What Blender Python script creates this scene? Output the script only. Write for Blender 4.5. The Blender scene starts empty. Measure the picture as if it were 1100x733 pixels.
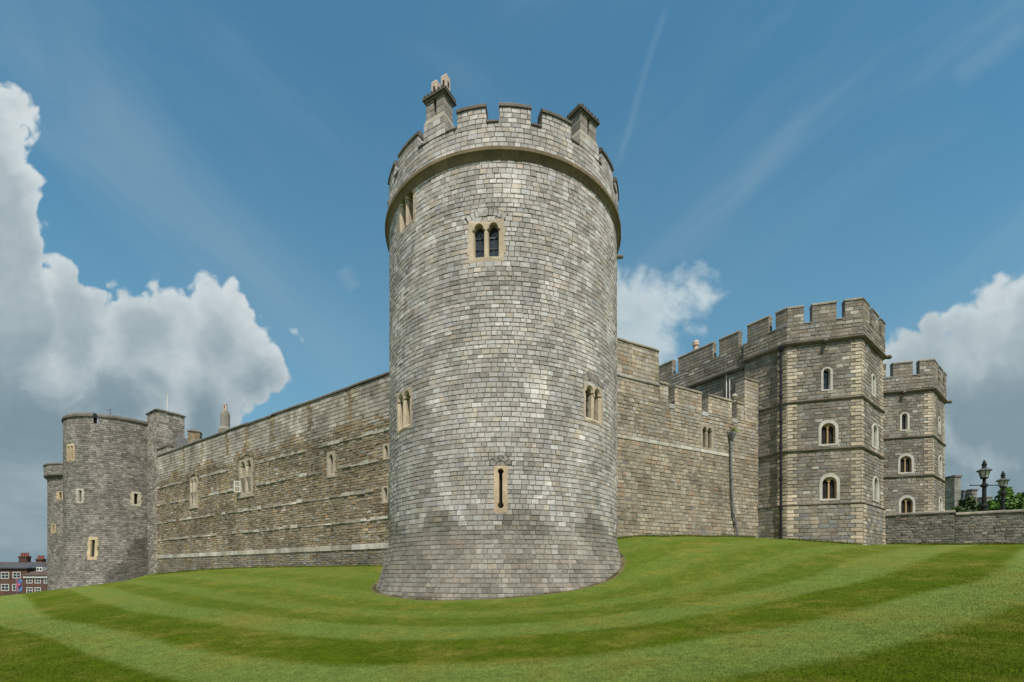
import bpy, bmesh, math, random
import numpy as np
from mathutils import Vector, noise as mnoise
random.seed(7); np.random.seed(7)
R = math.radians
SC = bpy.context.scene
COL = SC.collection
# ------------------------------------------------------------------ camera, sky, sun, exposure
F, CX, HZ = 500.0, 550.0, 616.0            # focal length, centre and horizon row in photo pixels (1100 wide)
cam_d = bpy.data.cameras.new('camera'); cam = bpy.data.objects.new('camera', cam_d); COL.objects.link(cam)
cam.location = (0, 0, 0); cam.rotation_euler = (R(90), 0, 0)
cam_d.sensor_width = 36; cam_d.lens = F/1100*36; cam_d.shift_y = (HZ-366.5)/1100
cam_d.clip_end = 9000; cam_d.clip_start = .1
SC.camera = cam
SUN_EL, SUN_H = R(56), Vector((.24, -.97)).normalized()
sd = bpy.data.lights.new('sun', 'SUN'); sd.energy = 4.0; sd.angle = R(.8); sd.color = (1, .935, .86)
so = bpy.data.objects.new('sun', sd); COL.objects.link(so)
S_DIR = Vector((SUN_H.x*math.cos(SUN_EL), SUN_H.y*math.cos(SUN_EL), math.sin(SUN_EL)))
so.rotation_euler = (-S_DIR).to_track_quat('-Z', 'Y').to_euler(); so.location = (20, -40, 60)
SC.view_settings.view_transform = 'Standard'; SC.view_settings.look = 'None'
SC.view_settings.gamma = 1; SC.view_settings.exposure = 0.28; SC.view_settings.use_curve_mapping = False
SC.cycles.max_bounces = 5

class NT:
    """small helper to write node trees"""
    def __init__(s, tree): s.t = tree; s.n = tree.nodes; s.l = tree.links
    def node(s, kind, **kw):
        n = s.n.new(kind)
        for k, v in kw.items(): setattr(n, k, v)
        return n
    def put(s, sock, v):
        if v is None: return
        if isinstance(v, bpy.types.NodeSocket): s.l.new(v, sock)
        else:
            if sock.type == 'RGBA' and len(v) == 3: v = (*v, 1)
            sock.default_value = v
    def math(s, op, a, b=None, c=None, clamp=False):
        n = s.node('ShaderNodeMath', operation=op, use_clamp=clamp)
        for i, v in enumerate((a, b, c)): s.put(n.inputs[i], v)
        return n.outputs[0]
    def vmath(s, op, a, b=None):
        n = s.node('ShaderNodeVectorMath', operation=op); s.put(n.inputs[0], a)
        if b is not None: s.put(n.inputs[3 if op == 'SCALE' else 1], b)
        return n.outputs['Value'] if op in ('DOT_PRODUCT', 'LENGTH', 'DISTANCE') else n.outputs[0]
    def noise(s, vec, scale, detail=4, rough=.55, dist=0.0, out=0):
        n = s.node('ShaderNodeTexNoise'); s.put(n.inputs['Vector'], vec)
        n.inputs['Scale'].default_value = scale; n.inputs['Detail'].default_value = detail
        n.inputs['Roughness'].default_value = rough; n.inputs['Distortion'].default_value = dist
        return n.outputs[out]
    def mix(s, f, a, b, mode='MIX'):
        n = s.node('ShaderNodeMix', data_type='RGBA', blend_type=mode)
        s.put(n.inputs[0], f); s.put(n.inputs[6], a); s.put(n.inputs[7], b)
        return n.outputs[2]
    def rng(s, v, a, b, c=0.0, d=1.0, smooth=True):
        n = s.node('ShaderNodeMapRange'); n.interpolation_type = 'SMOOTHSTEP' if smooth else 'LINEAR'
        s.put(n.inputs[0], v)
        for i, x in enumerate((a, b, c, d)): n.inputs[1+i].default_value = x
        return n.outputs[0]
    def xyz(s, x, y, z=0.0):
        n = s.node('ShaderNodeCombineXYZ')
        for i, v in enumerate((x, y, z)): s.put(n.inputs[i], v)
        return n.outputs[0]
    def sep(s, v):
        n = s.node('ShaderNodeSeparateXYZ'); s.put(n.inputs[0], v); return n.outputs

world = bpy.data.worlds.new('World'); SC.world = world; world.use_nodes = True
def build_sky():
    w = NT(world.node_tree); w.n.clear()
    out = w.node('ShaderNodeOutputWorld'); bg = w.node('ShaderNodeBackground')
    w.l.new(bg.outputs[0], out.inputs[0])
    sky = w.node('ShaderNodeTexSky', sky_type='NISHITA'); sky.sun_disc = False
    sky.sun_elevation = SUN_EL; sky.sun_rotation = math.atan2(SUN_H.x, SUN_H.y)
    sky.air_density = 1.0; sky.dust_density = 1.2; sky.ozone_density = 1.6
    SKY_K = .1
    base = w.mix(1.0, sky.outputs[0], (.64, 1.28, 1.24), 'MULTIPLY')
    # clouds live in directions: (azimuth tangent, elevation tangent) about the horizon ahead
    d = w.node('ShaderNodeTexCoord').outputs['Generated']
    x, y, z = w.sep(d)
    ys = w.math('MAXIMUM', y, .08)
    a = w.math('DIVIDE', x, ys); b = w.math('DIVIDE', z, ys)
    p = w.xyz(a, b)
    ahead = w.rng(y, .1, .3)
    wv = w.vmath('SUBTRACT', w.noise(p, 5.0, 5, .5, out=1), (.5, .5, .5))
    wp = w.vmath('ADD', p, w.vmath('SCALE', wv, .13))
    def px(x, y): return ((x-CX)/F, (HZ-y)/F)
    def union(blobs):
        acc = None
        for (bx, by, br) in blobs:
            q = w.vmath('DISTANCE', wp, (*px(bx, by), 0)) if False else w.vmath('LENGTH', w.vmath('SUBTRACT', wp, (*px(bx, by), 0)))
            v = w.math('SUBTRACT', br/F, q)
            acc = v if acc is None else w.math('SMOOTH_MAX', acc, v, .09)
        return acc
    big = union([(-50, 190, 95), (-40, 270, 100), (20, 350, 75), (80, 350, 62), (160, 356, 60), (235, 362, 60), (268, 395, 46), (120, 430, 80),
                 (20, 450, 90), (220, 440, 60), (60, 560, 120), (-60, 400, 120), (30, 480, 110), (40, 580, 130), (292, 395, 30), (10, 120, 36), (150, 560, 110)])
    right = union([(1110, 350, 72), (1055, 375, 50), (990, 390, 58), (1050, 440, 80), (960, 430, 60), (1130, 450, 110), (1000, 530, 90), (1120, 560, 90)])
    mid = union([(690, 328, 48), (668, 345, 46), (722, 330, 34), (750, 316, 18), (640, 320, 45), (705, 362, 40)])
    n1 = w.noise(p, 7.0, 8, .62); n2 = w.noise(w.vmath('ADD', p, (-.018, .03, 0)), 7.0, 8, .62)
    nl = w.noise(p, 2.6, 5, .55)
    def billow(v, sc):
        return w.math('ABSOLUTE', w.math('MULTIPLY_ADD', w.noise(v, sc, 2.5, .45), 2.0, -1.0))
    bp = w.vmath('ADD', p, w.vmath('SCALE', wv, .08)); bq = w.vmath('ADD', bp, (-.010, .022, 0))
    mixb = lambda v: w.math('MULTIPLY_ADD', billow(w.vmath('ADD', v, (3.1, 1.7, 0)), 19.0), .42, billow(v, 8.0))
    b1 = mixb(bp); b2 = mixb(bq); puff = w.math('SUBTRACT', b1, b2)
    mb_ = w.node('ShaderNodeMapping'); w.put(mb_.inputs[0], p); mb_.inputs['Scale'].default_value = (1.3, 4.6, 1)
    layers = w.math('MULTIPLY', w.rng(w.noise(mb_.outputs[0], 1.0, 5, .55, .3), .46, .66), w.rng(b, .80, .40))
    relief = w.math('SUBTRACT', n1, n2)
    col = base
    col = w.mix(1.0, col, (SKY_K, SKY_K, SKY_K), 'MULTIPLY')
    # thin high streaks
    def streaks(rot, sc, lo, hi, amt, c):
        m = w.node('ShaderNodeMapping', vector_type='TEXTURE'); w.put(m.inputs[0], p); m.inputs['Rotation'].default_value = (0, 0, R(rot)); m.inputs['Scale'].default_value = sc
        return w.math('MULTIPLY', w.rng(w.noise(m.outputs[0], 1.0, 6, .55, .4), lo, hi), amt), c
    for rot, sc, lo, hi, amt, side in ((-42, (1.6, .36, 1), .43, .84, .42, -1), (40, (1.9, .34, 1), .42, .80, .50, 1)):
        f, c = streaks(rot, sc, lo, hi, amt, None)
        f = w.math('MULTIPLY', f, w.rng(w.math('MULTIPLY', a, side), -.15, .35))
        col = w.mix(w.math('MULTIPLY', f, ahead), col, (.29, .39, .45))
    # horizon veil
    veil = w.math('MULTIPLY', w.rng(b, 1.15, .05, 0.04, .55), 1.0)
    col = w.mix(veil, col, (.17, .275, .34))
    # the long vapour trail and a few wisps
    def line(p0, p1, wid, amt, c):
        (ax, ay), (bx, by) = px(*p0), px(*p1)
        L = math.hypot(bx-ax, by-ay); tx, ty = (bx-ax)/L, (by-ay)/L
        r = w.vmath('SUBTRACT', w.vmath('ADD', p, w.vmath('SCALE', wv, .03)), (ax, ay, 0))
        t = w.vmath('DOT_PRODUCT', r, (tx, ty, 0)); e = w.math('ABSOLUTE', w.vmath('DOT_PRODUCT', r, (-ty, tx, 0)))
        m = w.math('MULTIPLY', w.rng(e, wid/F, 0), w.math('MULTIPLY', w.rng(t, 0, L*.15), w.rng(t, L, L*.8)))
        m = w.math('MULTIPLY', m, w.math('MULTIPLY', w.math('MULTIPLY', nl, 2*amt), ahead))
        return w.mix(m, c, (.30, .39, .44))
    col = line((716, 0), (660, 190), 6, .14, col)
    col = line((880, 110), (715, 300), 18, .08, col)
    col = line((1110, 25), (1022, 92), 20, .16, col)
    col = line((70, 80), (420, 420), 60, .13, col)
    col = line((368, 285), (384, 310), 14, .22, col)
    for dist, soft, bright, grey, depth, amp, bil in ((big, .013, (.52, .575, .595), (.17, .245, .285), .10, .05, .12), (right, .018, (.47, .535, .56), (.18, .255, .295), .11, .06, .11), (mid, .05, (.45, .53, .56), (.26, .36, .41), .15, .15, .08)):
        e = w.math('ADD', dist, w.math('MULTIPLY', w.math('SUBTRACT', n1, .5), amp))
        e = w.math('ADD', e, w.math('MULTIPLY', w.math('SUBTRACT', b1, .3), bil))
        al = w.math('MULTIPLY', w.rng(e, -.008, soft), ahead)
        deep = w.rng(w.math('ADD', e, w.math('MULTIPLY', w.math('SUBTRACT', nl, .5), .14)), .0, depth)
        deep = w.math('ADD', w.math('MULTIPLY', deep, .60), w.math('MULTIPLY', w.rng(b, .66, .22), .50), clamp=True)
        lit = w.math('ADD', w.math('SUBTRACT', 1.0, deep), w.math('MULTIPLY', w.math('ADD', w.math('MULTIPLY', relief, .4), w.math('MULTIPLY', puff, .75)), w.math('SUBTRACT', 1.0, w.math('MULTIPLY', deep, .88))), clamp=True)
        cc = w.mix(lit, grey, bright)
        cc = w.mix(w.math('MULTIPLY', w.rng(nl, .5, .68), .14), cc, (.24, .31, .345))
        cc = w.mix(w.math('MULTIPLY', w.math('MULTIPLY', layers, deep), .60), cc, (.36, .43, .46))
        col = w.mix(al, col, cc)
    # broken cloud over the rest of the sky, behind the camera
    c3 = w.noise(d, 2.2, 7, .6)
    around = w.math('MULTIPLY', w.math('SUBTRACT', 1.0, ahead), w.rng(c3, .38, .56))
    col = w.mix(around, col, w.mix(w.rng(c3, .5, .72), (.46, .47, .47), (.24, .25, .27)))
    w.l.new(col, bg.inputs[0]); bg.inputs[1].default_value = 1.0
build_sky()

# ------------------------------------------------------------------ helpers: objects and meshes
def tag(o, label=None, cat=None, group=None, kind=None):
    if label: o['label'] = label
    if cat: o['category'] = cat
    if group: o['group'] = group
    if kind: o['kind'] = kind
    return o
def thing(name, loc, label, cat, group=None):
    o = bpy.data.objects.new(name, None); COL.objects.link(o); o.location = loc
    o.empty_display_size = .2; o['kind'] = 'thing'
    return tag(o, label, cat, group)
def root_loc(o):
    while o is not None and o.parent is not None: o = o.parent
    return Vector(o.location) if o is not None else Vector((0, 0, 0))
def copy_tree(o, parent=None):
    c = o.copy(); COL.objects.link(c)
    if parent: c.parent = parent
    for ch in list(o.children): copy_tree(ch, c)
    return c

class MB:
    def __init__(s): s.v = []; s.f = []; s.c = []; s.m = []
    def add(s, verts, faces, col=(.3, .3, .3), mat=0):
        o = len(s.v); s.v.extend(verts); s.c.extend([col]*len(verts))
        for f in faces: s.f.append(tuple(i+o for i in f)); s.m.append(mat)
    def box(s, c, sz, col=(.3, .3, .3), mat=0, rz=0.0):
        cx, cy, cz = c; a, b, h = sz[0]/2, sz[1]/2, sz[2]/2; co, si = math.cos(rz), math.sin(rz)
        vs = [(cx+x*co-y*si, cy+x*si+y*co, cz+z) for z in (-h, h) for x, y in ((-a, -b), (a, -b), (a, b), (-a, b))]
        s.add(vs, [(3, 2, 1, 0), (4, 5, 6, 7), (0, 1, 5, 4), (1, 2, 6, 5), (2, 3, 7, 6), (3, 0, 4, 7)], col, mat)
    def lathe(s, c, prof, n=20, col=(.3, .3, .3), mat=0, rot=0.0, cap=True):
        vs = []; fs = []
        for r, z in prof:
            for k in range(n):
                t = rot+2*math.pi*k/n; vs.append((c[0]+r*math.cos(t), c[1]+r*math.sin(t), c[2]+z))
        for j in range(len(prof)-1):
            for k in range(n):
                k2 = (k+1) % n; fs.append((j*n+k, j*n+k2, (j+1)*n+k2, (j+1)*n+k))
        if cap: fs.append(tuple(range(n-1, -1, -1))); fs.append(tuple((len(prof)-1)*n+k for k in range(n)))
        s.add(vs, fs, col, mat)
    def tube(s, pts, r, n=8, col=(.3, .3, .3), mat=0):
        pts = [Vector(p) for p in pts]; vs = []; fs = []
        rr = r if isinstance(r, (list, tuple)) else [r]*len(pts)
        for i, p in enumerate(pts):
            t = (pts[min(i+1, len(pts)-1)]-pts[max(i-1, 0)]).normalized()
            a = t.cross(Vector((0, 0, 1)) if abs(t.z) < .9 else Vector((1, 0, 0))).normalized(); b = t.cross(a)
            for k in range(n):
                th = 2*math.pi*k/n; vs.append(tuple(p+(a*math.cos(th)+b*math.sin(th))*rr[i]))
        for j in range(len(pts)-1):
            for k in range(n):
                k2 = (k+1) % n; fs.append((j*n+k, j*n+k2, (j+1)*n+k2, (j+1)*n+k))
        fs.append(tuple(range(n-1, -1, -1))); fs.append(tuple((len(pts)-1)*n+k for k in range(n)))
        s.add(vs, fs, col, mat)
    def prism(s, poly, z0, z1, col=(.3, .3, .3), mat=0):
        n = len(poly)
        vs = [(x, y, z0) for x, y in poly]+[(x, y, z1) for x, y in poly]
        fs = [tuple(range(n-1, -1, -1)), tuple(range(n, 2*n))]+[(i, (i+1) % n, n+(i+1) % n, n+i) for i in range(n)]
        s.add(vs, fs, col, mat)
    def build(s, name, mats, parent=None, smooth=False, fix=False):
        o0 = root_loc(parent)
        me = bpy.data.meshes.new(name)
        v = np.array(s.v, dtype=float)-np.array(o0)
        me.from_pydata(v.tolist(), [], s.f)
        if not isinstance(mats, (list, tuple)): mats = [mats]
        for m in mats: me.materials.append(m)
        me.polygons.foreach_set('material_index', s.m)
        at = me.attributes.new('tone', 'FLOAT_COLOR', 'POINT')
        cc = np.ones((len(s.v), 4), dtype=np.float32); cc[:, :3] = np.array(s.c); at.data.foreach_set('color', cc.ravel())
        if smooth: me.polygons.foreach_set('use_smooth', [True]*len(s.f))
        me.update()
        if fix:
            bm = bmesh.new(); bm.from_mesh(me); bmesh.ops.recalc_face_normals(bm, faces=bm.faces); bm.to_mesh(me); bm.free()
        o = bpy.data.objects.new(name, me); COL.objects.link(o)
        if parent: o.parent = parent
        return o

# ------------------------------------------------------------------ materials
def mat_new(name):
    m = bpy.data.materials.new(name); m.use_nodes = True
    t = NT(m.node_tree); b = t.n['Principled BSDF']; return m, t, b
def stone_mat(name, grain=.30, stain=.24, bump=.35, rough=.92, tint=(1, 1, 1), streak=0.0):
    m, t, b = mat_new(name)
    a = t.node('ShaderNodeAttribute', attribute_name='tone').outputs['Color']
    p = t.node('ShaderNodeNewGeometry').outputs['Position']
    g = t.rng(t.noise(p, 26, 6, .7), .25, .75, 1-grain, 1+grain, False)
    st = t.rng(t.noise(p, .55, 6, .62), .35, .7, 1-stain, 1+stain*.5)
    mid = t.rng(t.noise(p, 4.5, 4, .6), .3, .7, .86, 1.13, False)
    f = t.math('MULTIPLY', t.math('MULTIPLY', g, st), mid)
    if streak:
        mp = t.node('ShaderNodeMapping'); t.put(mp.inputs[0], p); mp.inputs['Scale'].default_value = (2.2, 2.2, .16)
        f = t.math('MULTIPLY', f, t.rng(t.noise(mp.outputs[0], 1.0, 5, .6), .42, .68, 1.06, 1-streak))
    c = t.mix(1.0, a, t.xyz(f, f, f), 'MULTIPLY')
    lich = t.rng(t.noise(p, 1.7, 6, .7), .58, .72, 0, .35)
    c = t.mix(lich, c, t.mix(1.0, c, (.84, .82, .68), 'MULTIPLY'))
    c = t.mix(1.0, c, tint, 'MULTIPLY')
    t.put(b.inputs['Base Color'], c); b.inputs['Roughness'].default_value = rough; b.inputs['Specular IOR Level'].default_value = .25
    bn = t.node('ShaderNodeBump'); bn.inputs['Strength'].default_value = bump; bn.inputs['Distance'].default_value = .03
    t.put(bn.inputs['Height'], t.noise(p, 16, 8, .7)); t.put(b.inputs['Normal'], bn.outputs[0])
    return m
M_STONE = stone_mat('heath_stone', stain=.17, streak=.08)
M_RUBBLE = stone_mat('rubble_stone', stain=.22, bump=.4, streak=.12)
M_MORTAR = stone_mat('mortar', .3, .3, .5)
M_DRESS = stone_mat('dressed_stone', .14, .22, .15)
M_COPE = stone_mat('weathered_coping', .35, .3, .3)
def plain(name, col, rough=.6, metal=0.0, spec=.5, var=.0, vscale=3.0):
    m, t, b = mat_new(name)
    if var:
        p = t.node('ShaderNodeNewGeometry').outputs['Position']
        f = t.rng(t.noise(p, vscale, 5, .6), .3, .7, 1-var, 1+var, False)
        t.put(b.inputs['Base Color'], t.mix(1.0, col, t.xyz(f, f, f), 'MULTIPLY'))
    else: t.put(b.inputs['Base Color'], col)
    b.inputs['Roughness'].default_value = rough; b.inputs['Metallic'].default_value = metal; b.inputs['Specular IOR Level'].default_value = spec
    return m
def glass_mat():
    m, t, b = mat_new('leaded_glass')
    p = t.node('ShaderNodeNewGeometry').outputs['Position']
    t.put(b.inputs['Base Color'], t.mix(t.noise(p, 5, 3), (.012, .015, .02), (.035, .045, .055)))
    b.inputs['Roughness'].default_value = .12; b.inputs['Specular IOR Level'].default_value = .6
    bn = t.node('ShaderNodeBump'); bn.inputs['Strength'].default_value = .2; bn.inputs['Distance'].default_value = .05
    t.put(bn.inputs['Height'], t.noise(p, 3.5, 2)); t.put(b.inputs['Normal'], bn.outputs[0])
    return m
M_GLASS = glass_mat()
M_VOID = plain('deep_shade', (.012, .011, .010), .95, var=.3)
M_LEAD = plain('lead_bars', (.03, .032, .035), .5, var=.2)
M_IRON = plain('black_paint', (.014, .015, .015), .5, spec=.3, var=.25, vscale=9)
M_PIPE = plain('grey_pipe', (.16, .17, .18), .5, var=.3, vscale=6)
M_WHITE = plain('white_paint', (.62, .61, .57), .5, var=.08)
M_POT = plain('clay_pot', (.52, .40, .31), .85, var=.18, vscale=8)
M_REDPOT = plain('red_clay', (.22, .075, .05), .85, var=.25, vscale=3)
M_MILK = plain('lantern_glass', (.50, .50, .44), .25, var=.15, vscale=4)
M_SLATE = plain('slate_roof', (.055, .058, .062), .7, var=.3, vscale=2)
M_BANNER_PINK = plain('pink_cloth', (.36, .09, .15), .9, var=.2)
M_BANNER_BLUE = plain('blue_cloth', (.07, .19, .40), .9, var=.3)

# stone palettes (linear albedo, weight)
PAL_TOWER = [((0.444, 0.418, 0.388), 6), ((0.397, 0.373, 0.341), 6), ((0.351, 0.324, 0.291), 5), ((0.505, 0.481, 0.458), 4), ((0.414, 0.365, 0.311), 2), ((0.294, 0.273, 0.249), 2), ((0.397, 0.38, 0.377), 2)]
PAL_BASE = [((0.263, 0.242, 0.206), 5), ((0.232, 0.212, 0.179), 5), ((0.286, 0.266, 0.232), 3), ((0.257, 0.221, 0.175), 2), ((0.199, 0.182, 0.155), 1.5)]
PAL_RUB = [((0.265, 0.206, 0.128), 6), ((0.303, 0.24, 0.153), 5), ((0.22, 0.176, 0.112), 5), ((0.341, 0.274, 0.178), 3), ((0.291, 0.192, 0.103), 1.3), ((0.179, 0.142, 0.094), 1.5), ((0.3, 0.251, 0.178), 3)]
PAL_ASH = [((0.393, 0.358, 0.305), 5), ((0.352, 0.315, 0.263), 5), ((0.312, 0.277, 0.226), 3), ((0.437, 0.399, 0.351), 2)]
PAL_PALE = [((0.497, 0.469, 0.405), 4), ((0.442, 0.414, 0.35), 3), ((0.534, 0.506, 0.451), 2), ((0.377, 0.35, 0.285), 2)]
PAL_RIGHT = [((0.342, 0.292, 0.214), 6), ((0.305, 0.257, 0.185), 5), ((0.375, 0.333, 0.256), 4), ((0.322, 0.241, 0.162), 1.6), ((0.254, 0.22, 0.162), 2.5), ((0.401, 0.344, 0.252), 1.5)]
PAL_GATE = [((0.257, 0.224, 0.177), 6), ((0.222, 0.192, 0.149), 5), ((0.288, 0.26, 0.216), 4), ((0.192, 0.167, 0.135), 3), ((0.259, 0.207, 0.152), 1.0), ((0.237, 0.219, 0.193), 2), ((0.23, 0.225, 0.205), 2.5), ((0.4, 0.375, 0.315), 1.5)]
PAL_GARTER = [((0.233, 0.213, 0.188), 5), ((0.194, 0.177, 0.158), 5), ((0.271, 0.247, 0.218), 4), ((0.151, 0.14, 0.124), 2.5), ((0.31, 0.28, 0.241), 1.5)]
PAL_QUOIN = [((0.446, 0.382, 0.285), 4), ((0.4, 0.341, 0.254), 3), ((0.483, 0.417, 0.32), 2)]
BUFF = (.50, .415, .30); BUFF2 = (.44, .38, .29); MORT = (.19, .18, .155); COPE = (.15, .135, .115)
def pick(pal):
    tot = sum(w for _, w in pal); r = random.random()*tot
    for c, w in pal:
        r -= w
        if r <= 0: break
    k = random.uniform(.86, 1.14); h = random.uniform(-.025, .025)
    return (c[0]*k*(1+h), c[1]*k, c[2]*k*(1-h))
def mul(c, k): return (c[0]*k, c[1]*k, c[2]*k)
def jit(c, a=.1):
    k = random.uniform(1-a, 1+a); return (c[0]*k, c[1]*k, c[2]*k)

# ------------------------------------------------------------------ wall surfaces: (u along, z up, d outward) -> world
class Flat:
    seg = 1e9
    def __init__(s, o, d):
        L = math.hypot(*d); s.o = o; s.d = (d[0]/L, d[1]/L); s.n = (s.d[1], -s.d[0])
    def pt(s, u, z, d=0.0): return (s.o[0]+s.d[0]*u+s.n[0]*d, s.o[1]+s.d[1]*u+s.n[1]*d, z)
    def hit(s, px):
        a = (px-CX)/F
        u = (a*s.o[1]-s.o[0])/(s.d[0]-a*s.d[1]); return u, s.o[1]+s.d[1]*u
    def uz(s, px, py):
        u, Y = s.hit(px); return u, (HZ-py)/F*Y
class Round:
    def __init__(s, c, r, prof=None, seg=.35): s.c = c; s.r = r; s.prof = prof; s.seg = seg
    def rad(s, z): return s.r if s.prof is None else s.r+s.prof(z)
    def pt(s, u, z, d=0.0):
        t = u/s.r; q = s.rad(z)+d; return (s.c[0]+q*math.sin(t), s.c[1]-q*math.cos(t), z)
    def hit(s, px):
        a = (px-CX)/F; A = a*a+1; B = -2*(a*s.c[0]+s.c[1]); Cc = s.c[0]**2+s.c[1]**2-s.r**2
        disc = max(B*B-4*A*Cc, 0.0); Y = (-B-math.sqrt(disc))/(2*A)
        return s.r*math.atan2(a*Y-s.c[0], s.c[1]-Y), Y
    def uz(s, px, py):
        u, Y = s.hit(px); return u, (HZ-py)/F*Y

def patches(u, z, sc=.45, seed=0.0, amt=.22):
    v = mnoise.fractal(Vector((u*sc+seed, z*sc*.8, seed*.37)), .9, 2.0, 3)
    return 1-amt*max(-.8, min(1.2, v*1.5))
def runs(u, z, ztop, length=2.5, seed=3.1):
    """rain-washed dark runs below a ledge at ztop"""
    d = ztop-z
    if d < 0 or d > length*1.6: return 1.0
    v = mnoise.noise(Vector((u*1.9+seed, z*.12, seed)))
    return 1-.34*max(0.0, v+.15)*max(0.0, 1-d/(length*(.7+v)+.01))
def one_stone(mb, S, ua, ub, z0, z1, d, col, gap=.010, bev=.013, mat=0, jd=.007, je=.006, back=-.03):
    g = gap/2; r = random.uniform
    oa, ob, p0, p1 = ua+g, ub-g, z0+g, z1-g
    if ob-oa < .03 or p1-p0 < .03: return
    j = [(r(-je, je), r(-je, je)) for _ in range(4)]
    base = [(oa+j[0][0], p0+j[0][1]), (ob+j[1][0], p0+j[1][1]), (ob+j[2][0], p1+j[2][1]), (oa+j[3][0], p1+j[3][1])]
    b = min(bev, (ob-oa)*.25, (p1-p0)*.25)
    inn = [(base[0][0]+b, base[0][1]+b), (base[1][0]-b, base[1][1]+b), (base[2][0]-b, base[2][1]-b), (base[3][0]+b, base[3][1]-b)]
    vs = [S.pt(u, z, back) for u, z in base]+[S.pt(u, z, d+r(-jd, jd)) for u, z in inn]
    mb.add(vs, [(4, 5, 6, 7), (0, 1, 5, 4), (1, 2, 6, 5), (2, 3, 7, 6), (3, 0, 4, 7)], col, mat)

def masonry(mb, S, u0, u1, z0, z1, ch, wr, pal, holes=(), d=(0, .012), tone=None, quoin=None, gap=.010, bev=.013, jd=.006, phase=None):
    """lay courses of separate stones; holes = (ua, ub, za, zb)"""
    z = z0; row = 0
    while z < z1-.02:
        h = ch if not isinstance(ch, tuple) else random.uniform(*ch)
        zt = min(z+h, z1)
        if z1-zt < (.4*h): zt = z1
        zm = (z+zt)/2
        blocked = sorted((a, b) for (a, b, c, e) in holes if c < zm < e)
        spans = []; s = u0
        for a, b in blocked:
            if a > s: spans.append((s, min(a, u1)))
            s = max(s, b)
        if s < u1: spans.append((s, u1))
        for a, b in spans:
            u = a; first = True
            while u < b-.005:
                w = random.uniform(*wr)
                if first: w *= random.uniform(.45, 1.0); first = False
                q = False
                if quoin:
                    ql = quoin[2] if row % 2 else quoin[3]
                    if quoin[0] and u < u0+.01: w = ql; q = True
                    elif quoin[1] and u+w > u1-ql-.1:
                        if u >= u1-ql-.01: w = b-u; q = True
                        else: w = min(w, u1-ql-u)
                ub = u+w
                if b-ub < wr[0]*.5 and not (quoin and quoin[1] and not q): ub = b
                ub = min(ub, b)
                c = pick(PAL_QUOIN if q else pal((u+ub)/2, zm) if callable(pal) else pal)
                if tone: c = mul(c, tone((u+ub)/2, zm))
                dd = random.uniform(*d) + (.012 if q else 0)
                one_stone(mb, S, u, ub, z, zt, dd, c, gap, bev, 0, jd)
                u = ub
        z = zt; row += 1

def backing(mb, S, u0, u1, z0, z1, holes=(), d=-.014, zs=(), mat=1, col=MORT):
    us = {u0, u1}; zz = {z0, z1} | {z for z in zs if z0 < z < z1}
    for a, b, c, e in holes:
        us |= {x for x in (a, b) if u0 < x < u1}; zz |= {x for x in (c, e) if z0 < x < z1}
    us = sorted(us); zz = sorted(zz); full = [us[0]]
    for a, b in zip(us, us[1:]):
        n = max(1, int(math.ceil((b-a)/S.seg)))
        full += [a+(b-a)*k/n for k in range(1, n+1)]
    for a, b in zip(full, full[1:]):
        for c, e in zip(zz, zz[1:]):
            um, zm = (a+b)/2, (c+e)/2
            if any(h[0] < um < h[1] and h[2] < zm < h[3] for h in holes): continue
            mb.add([S.pt(a, c, d), S.pt(b, c, d), S.pt(b, e, d), S.pt(a, e, d)], [(0, 1, 2, 3)], col, mat)

def strip(mb, S, u0, u1, prof, col, L=.8, gap=.008, mat=0, jitz=.006, var=.14, seg=.4):
    """slabs with cross-section prof = [(d, z)] (counter-clockwise seen along +u ... closed) laid along u, split into stones of length ~L"""
    n = max(1, int(round((u1-u0)/L))); cuts = [u0+(u1-u0)*k/n for k in range(n+1)]
    for i in range(1, n): cuts[i] += random.uniform(-.15, .15)*L
    m = len(prof)
    for a, b in zip(cuts, cuts[1:]):
        a += gap/2; b -= gap/2; dz = random.uniform(-jitz, jitz); dd = random.uniform(-jitz, jitz)
        k = max(1, int(math.ceil((b-a)/min(seg, S.seg)))); vs = []; fs = []
        for i in range(k+1):
            u = a+(b-a)*i/k; vs += [S.pt(u, z+dz, d+dd) for d, z in prof]
        for i in range(k):
            for j in range(m):
                j2 = (j+1) % m; fs.append((i*m+j, i*m+j2, (i+1)*m+j2, (i+1)*m+j))
        fs.append(tuple(range(m-1, -1, -1))); fs.append(tuple(k*m+j for j in range(m)))
        mb.add(vs, fs, jit(col, var), mat)

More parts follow.
